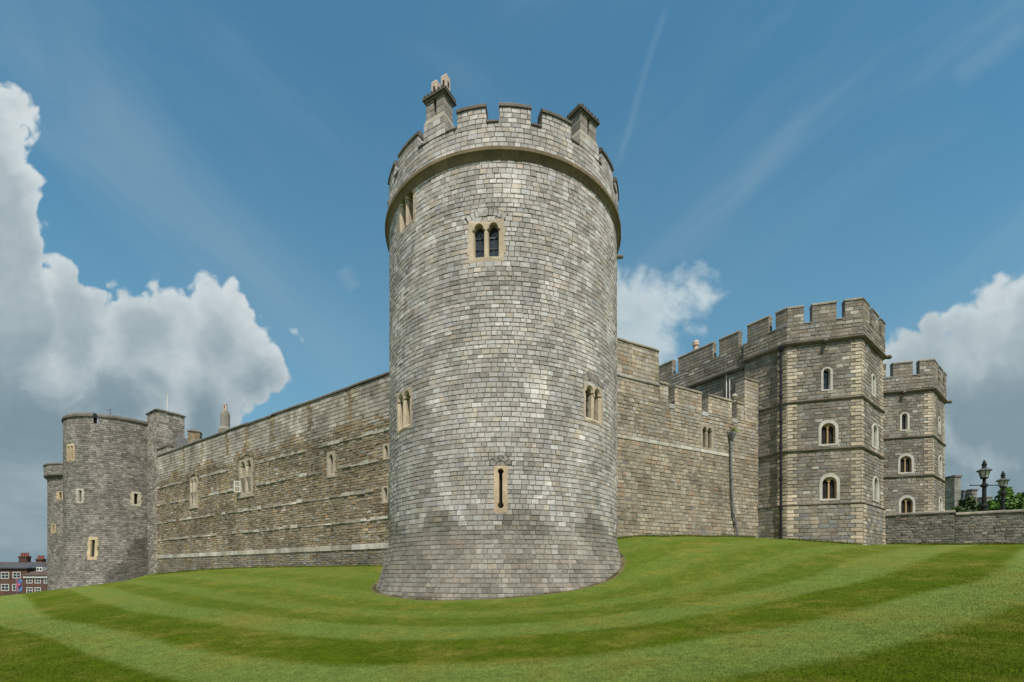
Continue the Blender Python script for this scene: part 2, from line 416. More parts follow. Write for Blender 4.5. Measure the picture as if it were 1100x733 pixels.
def block(S, u0, u1, z0, z1, t, ch, wr, pal, parent, name='merlon', df=0.0, quoin=None, tone=None, smat=None):
    """a merlon: core with stones on its front, sides and top"""
    mb = MB(); S2 = Shift(S, df)
    k = max(1, int(math.ceil((u1-u0)/min(S.seg, 9))))
    for i in range(k):
        a, b = u0+(u1-u0)*i/k, u0+(u1-u0)*(i+1)/k
        mb.add([S2.pt(a, z0, -.014), S2.pt(b, z0, -.014), S2.pt(b, z1, -.014), S2.pt(a, z1, -.014), S2.pt(a, z0, -t), S2.pt(b, z0, -t), S2.pt(b, z1, -t), S2.pt(a, z1, -t)],
               [(0, 1, 2, 3), (3, 2, 6, 7), (5, 4, 7, 6)]+([(4, 0, 3, 7)] if i == 0 else [])+([(1, 5, 6, 2)] if i == k-1 else []), MORT, 1)
    masonry(mb, S2, u0, u1, z0, z1, ch, wr, pal, quoin=quoin, tone=tone)
    for u, sgn in ((u0, -1), (u1, 1)):
        A, B = S2.pt(u, 0, 0), S2.pt(u, 0, -t)
        if sgn > 0: P = Flat(A[:2], (B[0]-A[0], B[1]-A[1]))
        else: P = Flat(B[:2], (A[0]-B[0], A[1]-B[1]))
        masonry(mb, P, 0.0, t, z0, z1, ch, (max(.2, t*.45), t*.75), pal, d=(.002, .012), tone=tone)
    return mb.build(name, [smat or M_STONE, M_MORTAR], parent)
class Shift:
    def __init__(s, S, d): s.S = S; s.off = d; s.seg = S.seg
    def pt(s, u, z, d=0.0): return s.S.pt(u, z, d+s.off)
    def hit(s, px):
        b, o = s.S, s.off
        while isinstance(b, Shift): o += b.off; b = b.S
        if isinstance(b, Flat): return Flat(b.pt(0, 0, o)[:2], b.d).hit(px)
        return Round(b.c, b.r+o).hit(px)
    def uz(s, px, py):
        u, Y = s.hit(px); return u, (HZ-py)/F*Y

# ------------------------------------------------------------------ windows
def head(cx, z0, w, h, kind, grow=0.0):
    """outline of one light, counter-clockwise from the lower left"""
    w = w+2*grow; z0 = z0-grow; h = h+2*grow; a = w/2; zt = z0+h
    if kind == 'rect': return [(cx-a, z0), (cx+a, z0), (cx+a, zt), (cx-a, zt)]
    pts = [(cx-a, z0), (cx+a, z0)]
    if kind == 'round':
        for k in range(0, 13): t = math.pi*k/12; pts.append((cx+a*math.cos(t), zt-a+a*math.sin(t)))
    elif kind == 'lancet':
        hh = a*1.5; zs = zt-hh; rr = (a*a+hh*hh)/(2*a)
        th = math.asin(min(1, hh/rr))
        for k in range(0, 8): t = th*k/7; pts.append((cx+a-rr+rr*math.cos(t), zs+rr*math.sin(t)))
        for k in range(6, -1, -1): t = th*k/7; pts.append((cx-a+rr-rr*math.cos(t), zs+rr*math.sin(t)))
    elif kind == 'trefoil':
        zs = zt-a*2.0
        pts += [(cx+a, zs), (cx+a*1.0, zs+a*.35), (cx+a*1.22, zs+a*.55), (cx+a*1.12, zs+a*.85), (cx+a*.86, zs+a*.92), (cx+a*.80, zs+a*1.35), (cx+a*.5, zs+a*1.78), (cx, zt)]
        pts += [(2*cx-x, z) for x, z in reversed(pts[2:-1])]
    elif kind == 'slit':
        r = w*.9
        pts = []
        def arc(cz, t0, t1):
            for k in range(0, 13): t = R(t0+(t1-t0)*k/12); pts.append((cx+r*math.cos(t), cz+r*math.sin(t)))
        al = math.degrees(math.acos(a/r))
        # lower bulb from its left neck round the bottom to its right neck, then the upper bulb
        arc(z0+r, 180-al, 360+al); arc(zt-r, -al, 180+al)
    return pts
def window(parent, S, uc, z0, w, h, lights, outline='rect', col=BUFF, front=.02, pane='glass', bars=(1, 2), name='window', mull=None, deep=.26, splay=.03, mat=None, tooth=0.0):
    """stone surround (with pane and glazing bars below it); lights = (offset, z offset, width, height, head)"""
    mat = mat or M_DRESS
    bm = bmesh.new()
    out = head(0, 0, w, h, outline) if outline != 'rect' else None
    if out is None:
        out = [(-w/2, 0), (w/2, 0)]
        n = 5 if tooth else 1
        for k in range(n):
            t = tooth if k % 2 else 0
            out += [(w/2+t, h*k/n+.0005), (w/2+t, h*(k+1)/n-.0005)]
        for k in range(n-1, -1, -1):
            t = tooth if k % 2 else 0
            out += [(-w/2-t, h*(k+1)/n-.0005), (-w/2-t, h*k/n+.0005)]
    loops = [out]+[head(lx, lz, lw, lh, k, splay) for lx, lz, lw, lh, k in lights]
    inner = [head(lx, lz, lw, lh, k) for lx, lz, lw, lh, k in lights]
    es = []
    for L in loops:
        vs = [bm.verts.new((x, z, 0)) for x, z in L]
        for i in range(len(vs)): es.append(bm.edges.new((vs[i], vs[(i+1) % len(vs)])))
    bmesh.ops.triangle_fill(bm, use_beauty=True, use_dissolve=False, edges=es)
    bm.normal_update()
    mb = MB(); bm.verts.index_update()
    vs = [S.pt(uc+v.co.x, z0+v.co.y, front) for v in bm.verts]
    fs = [tuple(v.index for v in (f.verts if f.normal.z > 0 else reversed(f.verts[:]))) for f in bm.faces]
    bm.free()
    mb.add(vs, fs, jit(col, .06))
    def skirt(A, da, B, db, c):
        n = len(A)
        q = [S.pt(uc+x, z0+z, da) for x, z in A]+[S.pt(uc+x, z0+z, db) for x, z in B]
        mb.add(q, [(i, (i+1) % n, n+(i+1) % n, n+i) for i in range(n)], c)
    skirt(out[::-1], front, out[::-1], -.2, col)
    for A, B in zip(loops[1:], inner):
        if len(A) == len(B):
            skirt(A, front, B, -.07, mul(col, 1.04)); skirt(B, -.07, B, -deep-.03, mul(col, .96))
    o = mb.build(name, mat, parent)
    pm = MB()
    x0 = min(l[0]-l[2]/2 for l in lights)-.06; x1 = max(l[0]+l[2]/2 for l in lights)+.06
    za = min(l[1] for l in lights)-.05; zb = max(l[1]+l[3] for l in lights)+.05
    pm.add([S.pt(uc+x0, z0+za, -deep), S.pt(uc+x1, z0+za, -deep), S.pt(uc+x1, z0+zb, -deep), S.pt(uc+x0, z0+zb, -deep)], [(0, 1, 2, 3)])
    pm.build('pane' if pane == 'glass' else 'dark_opening', M_GLASS if pane == 'glass' else M_VOID, o)
    if bars and pane == 'glass':
        for lx, lz, lw, lh, k in lights:
            g = MB()
            for i in range(bars[1]):
                zz = lz+lh*(i+1)/(bars[1]+1); t = .045 if i == bars[1]//2 else .022
                if k in ('trefoil', 'lancet', 'round') and zz > lz+lh-lw*.6: continue
                a, b = lx-lw/2, lx+lw/2
                q = [(a, zz-t/2), (b, zz-t/2), (b, zz+t/2), (a, zz+t/2)]
                g.add([S.pt(uc+x, z0+z, -deep+.035) for x, z in q]+[S.pt(uc+x, z0+z, -deep+.005) for x, z in q], [(0, 1, 2, 3), (0, 4, 5, 1), (3, 2, 6, 7), (1, 5, 6, 2), (0, 3, 7, 4)])
            for i in range(max(1, bars[0])):
                xx = lx-lw/2+lw*(i+1)/(max(1, bars[0])+1); t = .018
                q = [(xx-t/2, lz), (xx+t/2, lz), (xx+t/2, lz+lh*.93), (xx-t/2, lz+lh*.93)]
                g.add([S.pt(uc+x, z0+z, -deep+.03) for x, z in q]+[S.pt(uc+x, z0+z, -deep+.006) for x, z in q], [(0, 1, 2, 3), (0, 3, 7, 4), (1, 5, 6, 2)])
            if g.v: g.build('lead_lattice', M_LEAD, o)
    return o
def hole(uc, z0, w, h, m=.05): return (uc-w/2+m, uc+w/2-m, z0+m, z0+h-m)
def voussoirs(parent, S, uc, z0, w, rise, ring, n, pal, name='relieving_arch', d=.02):
    """ring of wedge stones: springs w/2 either side of uc at z0, rises by rise"""
    mb = MB(); rr = (w*w/4+rise*rise)/(2*rise); th = math.asin(min(1, w/2/rr)); cz = z0+rise-rr
    for k in range(n):
        gp = .014/rr; a = -th+2*th*k/n+gp; b = -th+2*th*(k+1)/n-gp
        q = [(uc+r*math.sin(t), cz+r*math.cos(t)) for r, t in ((rr, a), (rr, b), (rr+ring, b), (rr+ring, a))]
        c = pick(pal)
        mb.add([S.pt(u, z, d+random.uniform(-.004, .004)) for u, z in q]+[S.pt(u, z, -.03) for u, z in q], [(3, 2, 1, 0), (0, 1, 5, 4), (1, 2, 6, 5), (2, 3, 7, 6), (3, 0, 4, 7)], c)
    # dark joint bed round the ring
    bed = []
    N = 16
    for k in range(N+1):
        t = -th-.02+(2*th+.04)*k/N
        bed += [S.pt(uc+(rr-.028)*math.sin(t), cz+(rr-.028)*math.cos(t), d-.012), S.pt(uc+(rr+ring+.028)*math.sin(t), cz+(rr+ring+.028)*math.cos(t), d-.012)]
    mb.add(bed, [(2*k+1, 2*k+3, 2*k+2, 2*k) for k in range(N)], mul(MORT, .3), 1)
    return mb.build(name, [M_STONE, M_MORTAR], parent, fix=False)

# ------------------------------------------------------------------ the ground
CTRL = []
def ctl(px, py, Y): CTRL.append(((px-CX)/F*Y, Y, -(py-HZ)/F*Y))
for a in ((541, 643, 18.45), (402, 632, 23.2), (668, 602, 23.4), (600, 635, 19.3), (643.6, 621.4, 21.4), (439, 642, 20), (398, 627, 24.5),
          (409, 607.7, 32.6), (280, 610, 41), (152, 616.5, 57), (668, 578, 30.6), (745, 577, 33.5), (820, 578, 37), (845, 580, 35.4), (926, 586, 34.1),
          (957, 585, 36.5), (1100, 585, 32.6), (62, 635, 55), (105, 632, 53)): ctl(*a)
CTRL += [(0, 0, -1.65), (-8, 2, -2.3), (8, 2, -1.15), (0, 8, -1.52), (12, 10, -.55), (-12, 12, -1.75), (22, 18, .35), (-25, 22, -1.95), (-45, 40, -2.15),
         (32, 25, 1.45), (40, 28, 1.8), (-70, 62, -3.6), (45, 50, 3.0), (0, 45, 2.0), (60, 45, 2.4), (70, 70, 3), (0, 80, 2), (-60, 90, -4), (20, -15, -1.2), (-30, -10, -3.2)]
CTRL = np.array(CTRL)
def _phi(r): return np.where(r > 0, r*r*np.log(np.maximum(r, 1e-9)), 0)
def _fit(P, lam=3.0):
    A = P[:, :2]; n = len(A)
    K = _phi(np.linalg.norm(A[:, None]-A[None], axis=2))+lam*np.eye(n); Q = np.c_[np.ones(n), A]
    M = np.block([[K, Q], [Q.T, np.zeros((3, 3))]]); s = np.linalg.solve(M, np.r_[P[:, 2], 0, 0, 0])
    return s[:n], s[n:], A
_W, _B, _A = _fit(CTRL)
def height(x, y):
    x = np.asarray(x, float); y = np.asarray(y, float)
    r = np.hypot(x[..., None]-_A[:, 0], y[..., None]-_A[:, 1])
    z = _phi(r)@_W+_B[0]+_B[1]*x+_B[2]*y
    return np.clip(z, -9.5, 5)
def gz(x, y): return float(height(np.array([x]), np.array([y]))[0])

TC = (-.455, 25.3)                          # centre of the round corner tower
WO = (-.455, 26.5); LD = (.827, -.562); RD = (.885, .466)
def lawn_mat():
    m, t, b = mat_new('mown_grass')
    p = t.node('ShaderNodeNewGeometry').outputs['Position']
    q = t.vmath('SUBTRACT', p, (*WO, 0))
    dr = t.vmath('DOT_PRODUCT', q, (.466, -.885, 0)); dl = t.math('MULTIPLY', t.vmath('DOT_PRODUCT', q, (-.562, -.827, 0)), 1.06)
    bend = lambda v, o, k, c: t.math('ADD', v, t.math('MULTIPLY', t.math('MAXIMUM', t.math('SUBTRACT', o, k), 0.0), c))
    dr2 = bend(dr, t.math('MULTIPLY', dl, -1.0), -2.0, .21); dl2 = bend(dl, t.math('MULTIPLY', dr, -1.0), 0.0, .15)
    dl2 = bend(dl2, dl2, 18.0, .5)
    mm = t.math('SMOOTH_MAX', dr2, dl2, 10.0)
    mm = t.math('ADD', mm, t.math('MULTIPLY', t.math('SUBTRACT', t.noise(p, .35, 4, .6), .5), .5))
    mm = t.math('ADD', mm, t.math('MULTIPLY', t.math('SUBTRACT', t.noise(p, 5, 4, .7), .5), .35))
    # mowing passes: alternate lay of the grass
    ramp = t.node('ShaderNodeValToRGB'); cr = ramp.color_ramp; cr.interpolation = 'LINEAR'
    edges = [(0, .40), (3.4, .42), (3.9, .54), (5.2, .54), (5.8, .32), (7.2, .32), (7.8, .56), (9.2, .56), (9.7, .27), (11.0, .26), (11.4, .58), (12.3, .56), (12.6, .18), (13.7, .20), (14.1, .74), (15.5, .78), (15.85, .04), (17.75, .0), (18.1, .98), (19.9, .94), (20.25, .0), (22.6, .03), (23, .8), (25, .8), (25.4, .1), (28, .1)]
    while len(cr.elements) < len(edges): cr.elements.new(.5)
    for e, (pos, v) in zip(cr.elements, edges): e.position = pos/28; e.color = (v, v, v, 1)
    t.put(ramp.inputs[0], t.math('DIVIDE', mm, 28.0))
    sv = ramp.outputs[0]
    dark, light = (.064, .100, .003), (.132, .186, .040)
    c = t.mix(sv, dark, light)
    dry = t.math('MULTIPLY', t.rng(t.math('ADD', t.math('MULTIPLY', t.noise(p, .9, 6, .7, .6), .6), t.math('MULTIPLY', t.noise(p, .22, 4, .6), .4)), .45, .66), .75)
    c = t.mix(dry, c, (.180, .165, .030))
    # short fibres along the cut
    g1 = t.rng(t.noise(p, 30, 5, .8), .3, .7, .55, 1.45, False); g2 = t.rng(t.noise(p, 7, 5, .75), .3, .7, .72, 1.28, False)
    g3 = t.rng(t.noise(p, 2.2, 5, .65), .3, .7, .86, 1.14, False)
    f = t.math('MULTIPLY', t.math('MULTIPLY', g1, g2), g3)
    c = t.mix(1.0, c, t.xyz(f, f, f), 'MULTIPLY')
    # worn earth rim against the round tower
    r = t.vmath('LENGTH', t.vmath('MULTIPLY', t.vmath('SUBTRACT', p, (*TC, 0)), (1, 1, 0)))
    ft = t.math('DIVIDE', t.math('SUBTRACT', 1.75, t.sep(p)[2]), 3.0, clamp=True)
    r = t.math('SUBTRACT', r, t.math('MULTIPLY', t.math('POWER', ft, 1.25), .82))
    rim = t.rng(t.math('ADD', r, t.math('MULTIPLY', t.noise(p, 3, 4), .35)), 6.52, 6.3, 0, .8)
    c = t.mix(rim, c, (.15, .12, .075))
    t.put(b.inputs['Base Color'], c); b.inputs['Roughness'].default_value = .95; b.inputs['Specular IOR Level'].default_value = .06
    bn = t.node('ShaderNodeBump'); bn.inputs['Strength'].default_value = .75; bn.inputs['Distance'].default_value = .05
    t.put(bn.inputs['Height'], t.math('ADD', t.noise(p, 30, 5, .75), t.noise(p, 7, 4, .6))); t.put(b.inputs['Normal'], bn.outputs[0])
    return m
M_LAWN = lawn_mat()
def build_ground():
    xs = np.concatenate([np.arange(-90, -16, 1.0), np.arange(-16, 20, .3), np.arange(20, 80.1, 1.0)])
    ys = np.concatenate([np.arange(-18, 4, 1.0), np.arange(4, 36, .3), np.arange(36, 95.1, 1.0)])
    X, Y = np.meshgrid(xs, ys); Z = height(X, Y)
    Z += .02*np.sin(X*1.3+Y*.7)*np.cos(Y*1.1-X*.4)
    edge = np.clip((-62-X)/20, 0, 1); Z = Z*(1-edge)-9.5*edge
    edge = np.clip((Y-70)/22, 0, 1)*np.clip((-X-20)/20, 0, 1); Z = Z*(1-edge)-9.5*edge
    ny, nx = X.shape; mb = MB()
    mb.v = np.c_[X.ravel(), Y.ravel(), Z.ravel()].tolist(); mb.c = [(.1, .15, .03)]*len(mb.v)
    idx = np.arange(ny*nx).reshape(ny, nx)
    mb.f = np.c_[idx[:-1, :-1].ravel(), idx[:-1, 1:].ravel(), idx[1:, 1:].ravel(), idx[1:, :-1].ravel()].tolist(); mb.m = [0]*len(mb.f)
    o = mb.build('lawn', M_LAWN, smooth=True); tag(o, kind='structure')
    g = MB(); g.add([(-4000, -4000, -9.6), (4000, -4000, -9.6), (4000, 4000, -9.6), (-4000, 4000, -9.6)], [(0, 1, 2, 3)])
    o = g.build('ground', plain('far_ground', (.09, .10, .07), .95, var=.3, vscale=.05)); tag(o, kind='structure')
build_ground()

def build_blades(n=560000):
    """short mown blades over the nearer lawn and longer tufts along the wall feet, one mesh"""
    rg = np.random.default_rng(3)
    y = 3.0*np.exp(rg.random(n)**1.1*math.log(48/3.0)); x = (rg.random(n)*2-1)*1.2*y
    keep = rg.random(n) < np.clip((46-np.hypot(x, y))/26, 0, 1); x, y = x[keep], y[keep]; n = len(x)
    ln = rg.uniform(.012, .032, n)*np.clip((52-np.hypot(x, y))/30, .25, 1)
    m = 5200   # tufts at the foot of the round tower
    t = rg.uniform(-2.0, 2.1, m); px, py = TC[0]+6.3*np.sin(t), TC[1]-6.3*np.cos(t)
    for _ in range(4):
        z = height(px, py); f = np.clip((1.75-z)/3.0, 0, 1.3); r = 6.0+.82*f**1.25+.03; px, py = TC[0]+r*np.sin(t), TC[1]-r*np.cos(t)
    r = r+np.abs(rg.normal(0, .07, m)); px, py = TC[0]+r*np.sin(t), TC[1]-r*np.cos(t)
    k = np.sin(t*23)+np.sin(t*9.1)+rg.normal(0, .5, m) > .2
    x2, y2 = [px[k]], [py[k]]; l2 = [rg.uniform(.05, .15, k.sum())]
    for (dx, dy), u0, u1, off in ((LD, -50, -8, .06), (RD, 8, 22, .06)):
        q = 5000; u = rg.uniform(u0, u1, q); o = off+np.abs(rg.normal(0, .1, q)); x2.append(WO[0]+dx*u+dy*o); y2.append(WO[1]+dy*u-dx*o); l2.append(rg.uniform(.06, .2, q))
    q = 3500; u = rg.uniform(0, 14, q); o = .06+np.abs(rg.normal(0, .1, q)); x2.append(30.2+.84*u-.54*o); y2.append(37.2-.54*u-.84*o); l2.append(rg.uniform(.06, .22, q))
    q = 2500; u = rg.uniform(0, 4.8, q); o = .2+np.abs(rg.normal(0, .1, q)); x2.append(20.9+.964*u-.266*o); y2.append(35.4-.266*u-.964*o); l2.append(rg.uniform(.06, .2, q))
    x = np.concatenate([x]+x2); y = np.concatenate([y]+y2); ln = np.concatenate([ln]+l2)
    z = height(x, y); f = np.clip((1.75-z)/3.0, 0, 1.3)
    z += .02*np.sin(x*1.3+y*.7)*np.cos(y*1.1-x*.4)
    ok = np.hypot(x-TC[0], y-TC[1]) > 6.0+.82*f**1.25+.02
    q = np.c_[x-WO[0], y-WO[1]]; ok &= np.maximum(q@np.array([.466, -.885]), q@np.array([-.562, -.827])) > .03
    x, y, z, ln = x[ok], y[ok], z[ok], ln[ok]; N = len(x)
    d = np.hypot(x, y); w = .0018+.0003*d; a = rg.random(N)*2*math.pi; le = rg.uniform(.2, .9, N)*ln; b = rg.random(N)*2*math.pi
    P = np.stack([np.c_[x-w*np.cos(a), y-w*np.sin(a), z-.006], np.c_[x+w*np.cos(a), y+w*np.sin(a), z-.006], np.c_[x+le*np.cos(b), y+le*np.sin(b), z+ln]], 1).reshape(-1, 3)
    me = bpy.data.meshes.new('grass'); me.vertices.add(3*N); me.vertices.foreach_set('co', P.astype(np.float32).ravel())
    me.loops.add(3*N); me.loops.foreach_set('vertex_index', np.arange(3*N, dtype=np.int32))
    me.polygons.add(N); me.polygons.foreach_set('loop_start', np.arange(0, 3*N, 3, dtype=np.int32)); me.polygons.foreach_set('loop_total', np.full(N, 3, dtype=np.int32))
    me.update(calc_edges=True); me.validate(); me.materials.append(M_LAWN)
    o = bpy.data.objects.new('grass', me); COL.objects.link(o); tag(o, 'short mown green grass blades growing over the lawn', 'grass', kind='stuff')
build_blades()

# ------------------------------------------------------------------ the round corner tower
COPE_PROF = lambda z, t, over=.06, h=.16: [(over, z), (over, z+h*.45), (-.06, z+h), (-t+.02, z+h), (-t-over, z+h*.4), (-t-over, z)]
def build_round_tower():
    root = thing('round_tower', (TC[0], TC[1], -1.2), 'tall pale grey round tower at the corner of the castle walls, nearest on the lawn', 'tower')
    def flare(z):
        t = max(0.0, min(1.3, (1.75-z)/3.0)); return .82*t**1.25
    S = Round(TC, 6.0, flare); holes = []
    def at(px0, px1, py0, py1):
        u0, Y = S.hit(px0); u1, Y1 = S.hit(px1); u, Y2 = S.hit((px0+px1)/2)
        return (u0+u1)/2, (HZ-py1)/F*Y2, u1-u0, (py1-py0)/F*Y2
    uc, z0, w, h = at(503.5, 541.5, 235.5, 281.5)
    wins = []
    def twin(uc, z0, w, h, **k):
        lw = w*.275; L = [(-w*.205, h*.13, lw, h*.77, 'trefoil'), (w*.205, h*.13, lw, h*.77, 'trefoil')]
        o = window(root, S, uc, z0, w, h, L, tooth=.06, **k); holes.append(hole(uc, z0, w, h)); wins.append(o); return o
    twin(uc, z0, w, h)
    voussoirs(root, S, uc, z0+h-.06, w*1.0, .22, .26, 9, PAL_TOWER[:4])
    uc, z0, w, h = at(626.5, 647, 409, 455); h = 1.75; twin(uc, z0, 1.35, h, splay=.1)
    voussoirs(root, S, uc, z0+h-.04, 1.35, .22, .26, 9, PAL_BASE)
    uc, z0, w, h = at(426.5, 442.5, 419, 463); h = 1.9; twin(uc, z0, 1.4, h, splay=.1, deep=.32)
    uc, z0, w, h = at(430.5, 443.5, 207, 246); twin(uc, z0, 1.35, 1.75, splay=.1, deep=.32)
    uc, z0, w, h = at(530.5, 545.2, 500.5, 551)
    o = window(root, S, uc, z0, w, h, [(0, h*.10, .125, h*.84, 'slit')], pane='void', bars=None, name='arrow_slit', col=(.54, .42, .29), splay=.012); holes.append(hole(uc, z0, w, h))
    voussoirs(root, S, uc, z0+h+.02, w*.75, .20, .24, 5, PAL_BASE)
    # shaft
    mb = MB(); pi6 = math.pi*6
    zs = [-2.4+.35*k for k in range(13)]
    backing(mb, S, -pi6, pi6, -2.6, 17.25, holes, zs=zs)
    def pal(u, z):
        if z < 2.2+.5*math.sin(u*1.7): return PAL_BASE
        return PAL_TOWER
    def tone(u, z):
        t = 1.0
        if z > 15.5: t *= 1.1
        v = math.sin(u*2.1+3*math.sin(z*.35))*math.sin(z*.9+u*.6); t *= 1-.10*v
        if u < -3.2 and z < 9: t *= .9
        t *= patches(u, z, .8, 1.3, .15)*runs(u, z, 17.2, 3.2)*runs(u, z, 12.7, 1.6, 9.0)
        if z < .6: t *= .93+.1*mnoise.noise(Vector((u, z, 5)))
        return t
    masonry(mb, S, -6.2, 6.2+3, -2.4, 17.3, (.17, .235), (.2, .44), pal, holes, d=(0, .018), tone=tone, jd=.009)
    masonry(mb, S, -11, -6.2, -2.4, 17.3, (.195, .225), (.24, .42), pal, holes, tone=tone)
    masonry(mb, S, 9.2, 11.5, 3, 17.3, .215, (.3, .42), pal)
    mb.build('wall', [M_STONE, M_MORTAR], root)
    # cornice
    mb = MB()
    strip(mb, S, -pi6, pi6, [(-.03, 17.10), (.03, 17.14), (.075, 17.26), (.15, 17.36), (.22, 17.40), (.23, 17.53), (.18, 17.58), (-.03, 17.66)], (.20, .155, .095), L=.75, gap=.008)
    mb.build('cornice', M_DRESS, root)
    # parapet
    Pp = Round(TC, 6.06)
    mb = MB(); L6 = math.pi*6.06
    backing(mb, Pp, -L6, L6, 17.6, 18.64)
    backing(mb, Flip(Pp, .5), -L6, L6, 17.6, 18.64, d=0)
    masonry(mb, Pp, -11.5, 11.5, 17.63, 18.64, (.195, .21), (.24, .42), PAL_TOWER)
    mb.build('parapet', [M_STONE, M_MORTAR], root)
    # merlons: the photographed front ones at their places, the rest of the ring at the same pitch
    uu = lambda px: Pp.hit(px)[0]
    fronts = [(uu(491), uu(521.5)), (uu(536.6), uu(570.2)), (uu(582.5), uu(613.2)), (uu(646.2), uu(646.2)+1.25), (uu(646.2)+1.9, uu(646.2)+3.2), (uu(428.5), uu(449)), (uu(428.5)-1.75, uu(428.5)-.5)]
    step = 1.83; u = max(b for a, b in fronts)+.55; end = 2*L6+min(a for a, b in fronts)-.5
    n = int((end-u)/step)
    fronts += [(u+k*(end-u)/n, u+k*(end-u)/n+1.27) for k in range(n)]
    for a, b in fronts:
        m = block(Pp, a, b, 18.64, 19.28, .5, (.2, .22), (.24, .42), PAL_TOWER, root)
        cb = MB(); strip(cb, Pp, a-.03, b+.03, COPE_PROF(19.285, .5, .06, .25), COPE, L=1.5, var=.2); cb.build('coping', M_COPE, m)
    # sills of the crenels
    chs = [(uu(455.5), uu(478)), (uu(623), uu(642.5))]
    ivs = sorted(fronts+[(a, b) for a, b in chs]); sb = MB()
    for (a, b), (c, e) in zip(ivs, ivs[1:]):
        if c-b > .12: sb = MB(); strip(sb, Pp, b+.03, c-.03, COPE_PROF(18.645, .5, .05, .15), mul(COPE, 1.15), L=9); sb.build('crenel_sill', M_COPE, root)
    # the two chimney stacks that rise out of the parapet
    for (ua, ub), top, pots in ((chs[0], 20.45, True), (chs[1], 20.25, False)):
        um = (ua+ub)/2; wd = ub-ua; A = Pp.pt(ua, 0, .0); B = Pp.pt(ub, 0, .0)
        T = Flat(A[:2], (B[0]-A[0], B[1]-A[1])); wd = math.hypot(B[0]-A[0], B[1]-A[1]); dep = .76
        ms = MB()
        def four(x0, x1, d0, d1, z0, z1, pal_, ch=.24):
            """a square stack: stones on all four faces"""
            P = [T.pt(x0, 0, d0)[:2], T.pt(x1, 0, d0)[:2], T.pt(x1, 0, d1)[:2], T.pt(x0, 0, d1)[:2]]
            ms.prism([T.pt(x0+.014, 0, d0-.014)[:2], T.pt(x1-.014, 0, d0-.014)[:2], T.pt(x1-.014, 0, d1+.014)[:2], T.pt(x0+.014, 0, d1+.014)[:2]], z0, z1, MORT, 1)
            for i in range(4):
                p, q = P[i], P[(i+1) % 4]; L = math.hypot(q[0]-p[0], q[1]-p[1])
                masonry(ms, Flat(p, (q[0]-p[0], q[1]-p[1])), 0, L, z0, z1, ch, (.25, .5), pal_, d=(0, .008))
        zb = top-1.05
        four(0, wd, .04, -dep, 18.64, zb, PAL_TOWER)
        # sloping shoulder
        sh = [T.pt(0, zb, .04), T.pt(wd, zb, .04), T.pt(wd, zb, -dep), T.pt(0, zb, -dep)]; i_ = .08
        s2 = [T.pt(i_, zb+.3, .04-i_), T.pt(wd-i_, zb+.3, .04-i_), T.pt(wd-i_, zb+.3, -dep+i_), T.pt(i_, zb+.3, -dep+i_)]
        ms.add(sh+s2, [(0, 1, 5, 4), (1, 2, 6, 5), (2, 3, 7, 6), (3, 0, 4, 7), (4, 5, 6, 7)], (.34, .31, .25))
        g = .07
        four(i_, wd/2-g, -.04, -dep+i_, zb+.3, top-.02, PAL_BASE, .3)
        four(wd/2+g, wd-i_, -.04, -dep+i_, zb+.3, top-.02, PAL_BASE, .3)
        ms.prism([T.pt(wd/2-g-.01, 0, -.2)[:2], T.pt(wd/2+g+.01, 0, -.2)[:2], T.pt(wd/2+g+.01, 0, -dep+.2)[:2], T.pt(wd/2-g-.01, 0, -dep+.2)[:2]], zb+.3, top-.05, MORT, 1)
        ch = ms.build('chimney', [M_STONE, M_MORTAR], root)
        cm = MB()
        def slab(o, z0, z1, c): cm.prism([T.pt(-o, 0, .04+o)[:2], T.pt(wd+o, 0, .04+o)[:2], T.pt(wd+o, 0, -dep-o)[:2], T.pt(-o, 0, -dep-o)[:2]], z0, z1, c)
        slab(-.04, top-.016, top+.06, (.2, .18, .15)); slab(.04, top+.062, top+.15, (.13, .12, .10))
        for k in range(6):
            for dd in (.05, -dep-.01):
                p = T.pt((k+.5)*wd/6, top+.185, dd); cm.box(p, (.09, .09, .07), (.11, .10, .085), rz=math.atan2(T.d[1], T.d[0]))
            for xx in (-.01, wd+.01):
                p = T.pt(xx, top+.185, .02-(k+.5)*dep/6); cm.box(p, (.09, .09, .07), (.11, .10, .085), rz=math.atan2(T.d[1], T.d[0]))
        cm.build('chimney_cap', M_COPE, ch)
        if pots:
            for k in (.27, .73):
                c = T.pt(wd*k, top+.15, -.45); pm = MB(); rz = math.atan2(T.d[1], T.d[0])
                pm.lathe(c, [(.22, 0), (.205, .3), (.20, .86), (.21, .9), (.19, .98), (.13, 1.02)], 4, (.5, .4, .3), rot=rz+math.pi/4)
                for a in (0, 1, 2, 3):
                    t = rz+a*math.pi/2; e = (c[0]+.137*math.cos(t), c[1]+.137*math.sin(t), c[2]+.62)
                    pm.box(e, (.035, .10, .24), mat=1, rz=t)
                pm.build('chimney_pot', [M_POT, M_VOID], ch)
    # stone water spout high on the right flank
    u, Y = S.hit(662.6); zz = (HZ-276)/F*Y
    sp = MB(); a, b = S.pt(u, zz, -.1), S.pt(u, zz-.04, .32); sp.tube([a, b], [.12, .09], 8, (.2, .18, .14)); sp.build('water_spout', M_DRESS, root)
    # flat roof
    rf = MB(); rf.lathe((TC[0], TC[1], 17.7), [(5.6, 0), (5.6, .05)], 48, (.2, .2, .2)); rf.build('roof', M_SLATE, root)
    return root
class Flip:
    """inner face of a wall: same surface, thickness t behind, facing inwards"""
    def __init__(s, S, t): s.S = S; s.t = t; s.seg = S.seg
    def pt(s, u, z, d=0.0): return s.S.pt(-u, z, -s.t-d)
build_round_tower()

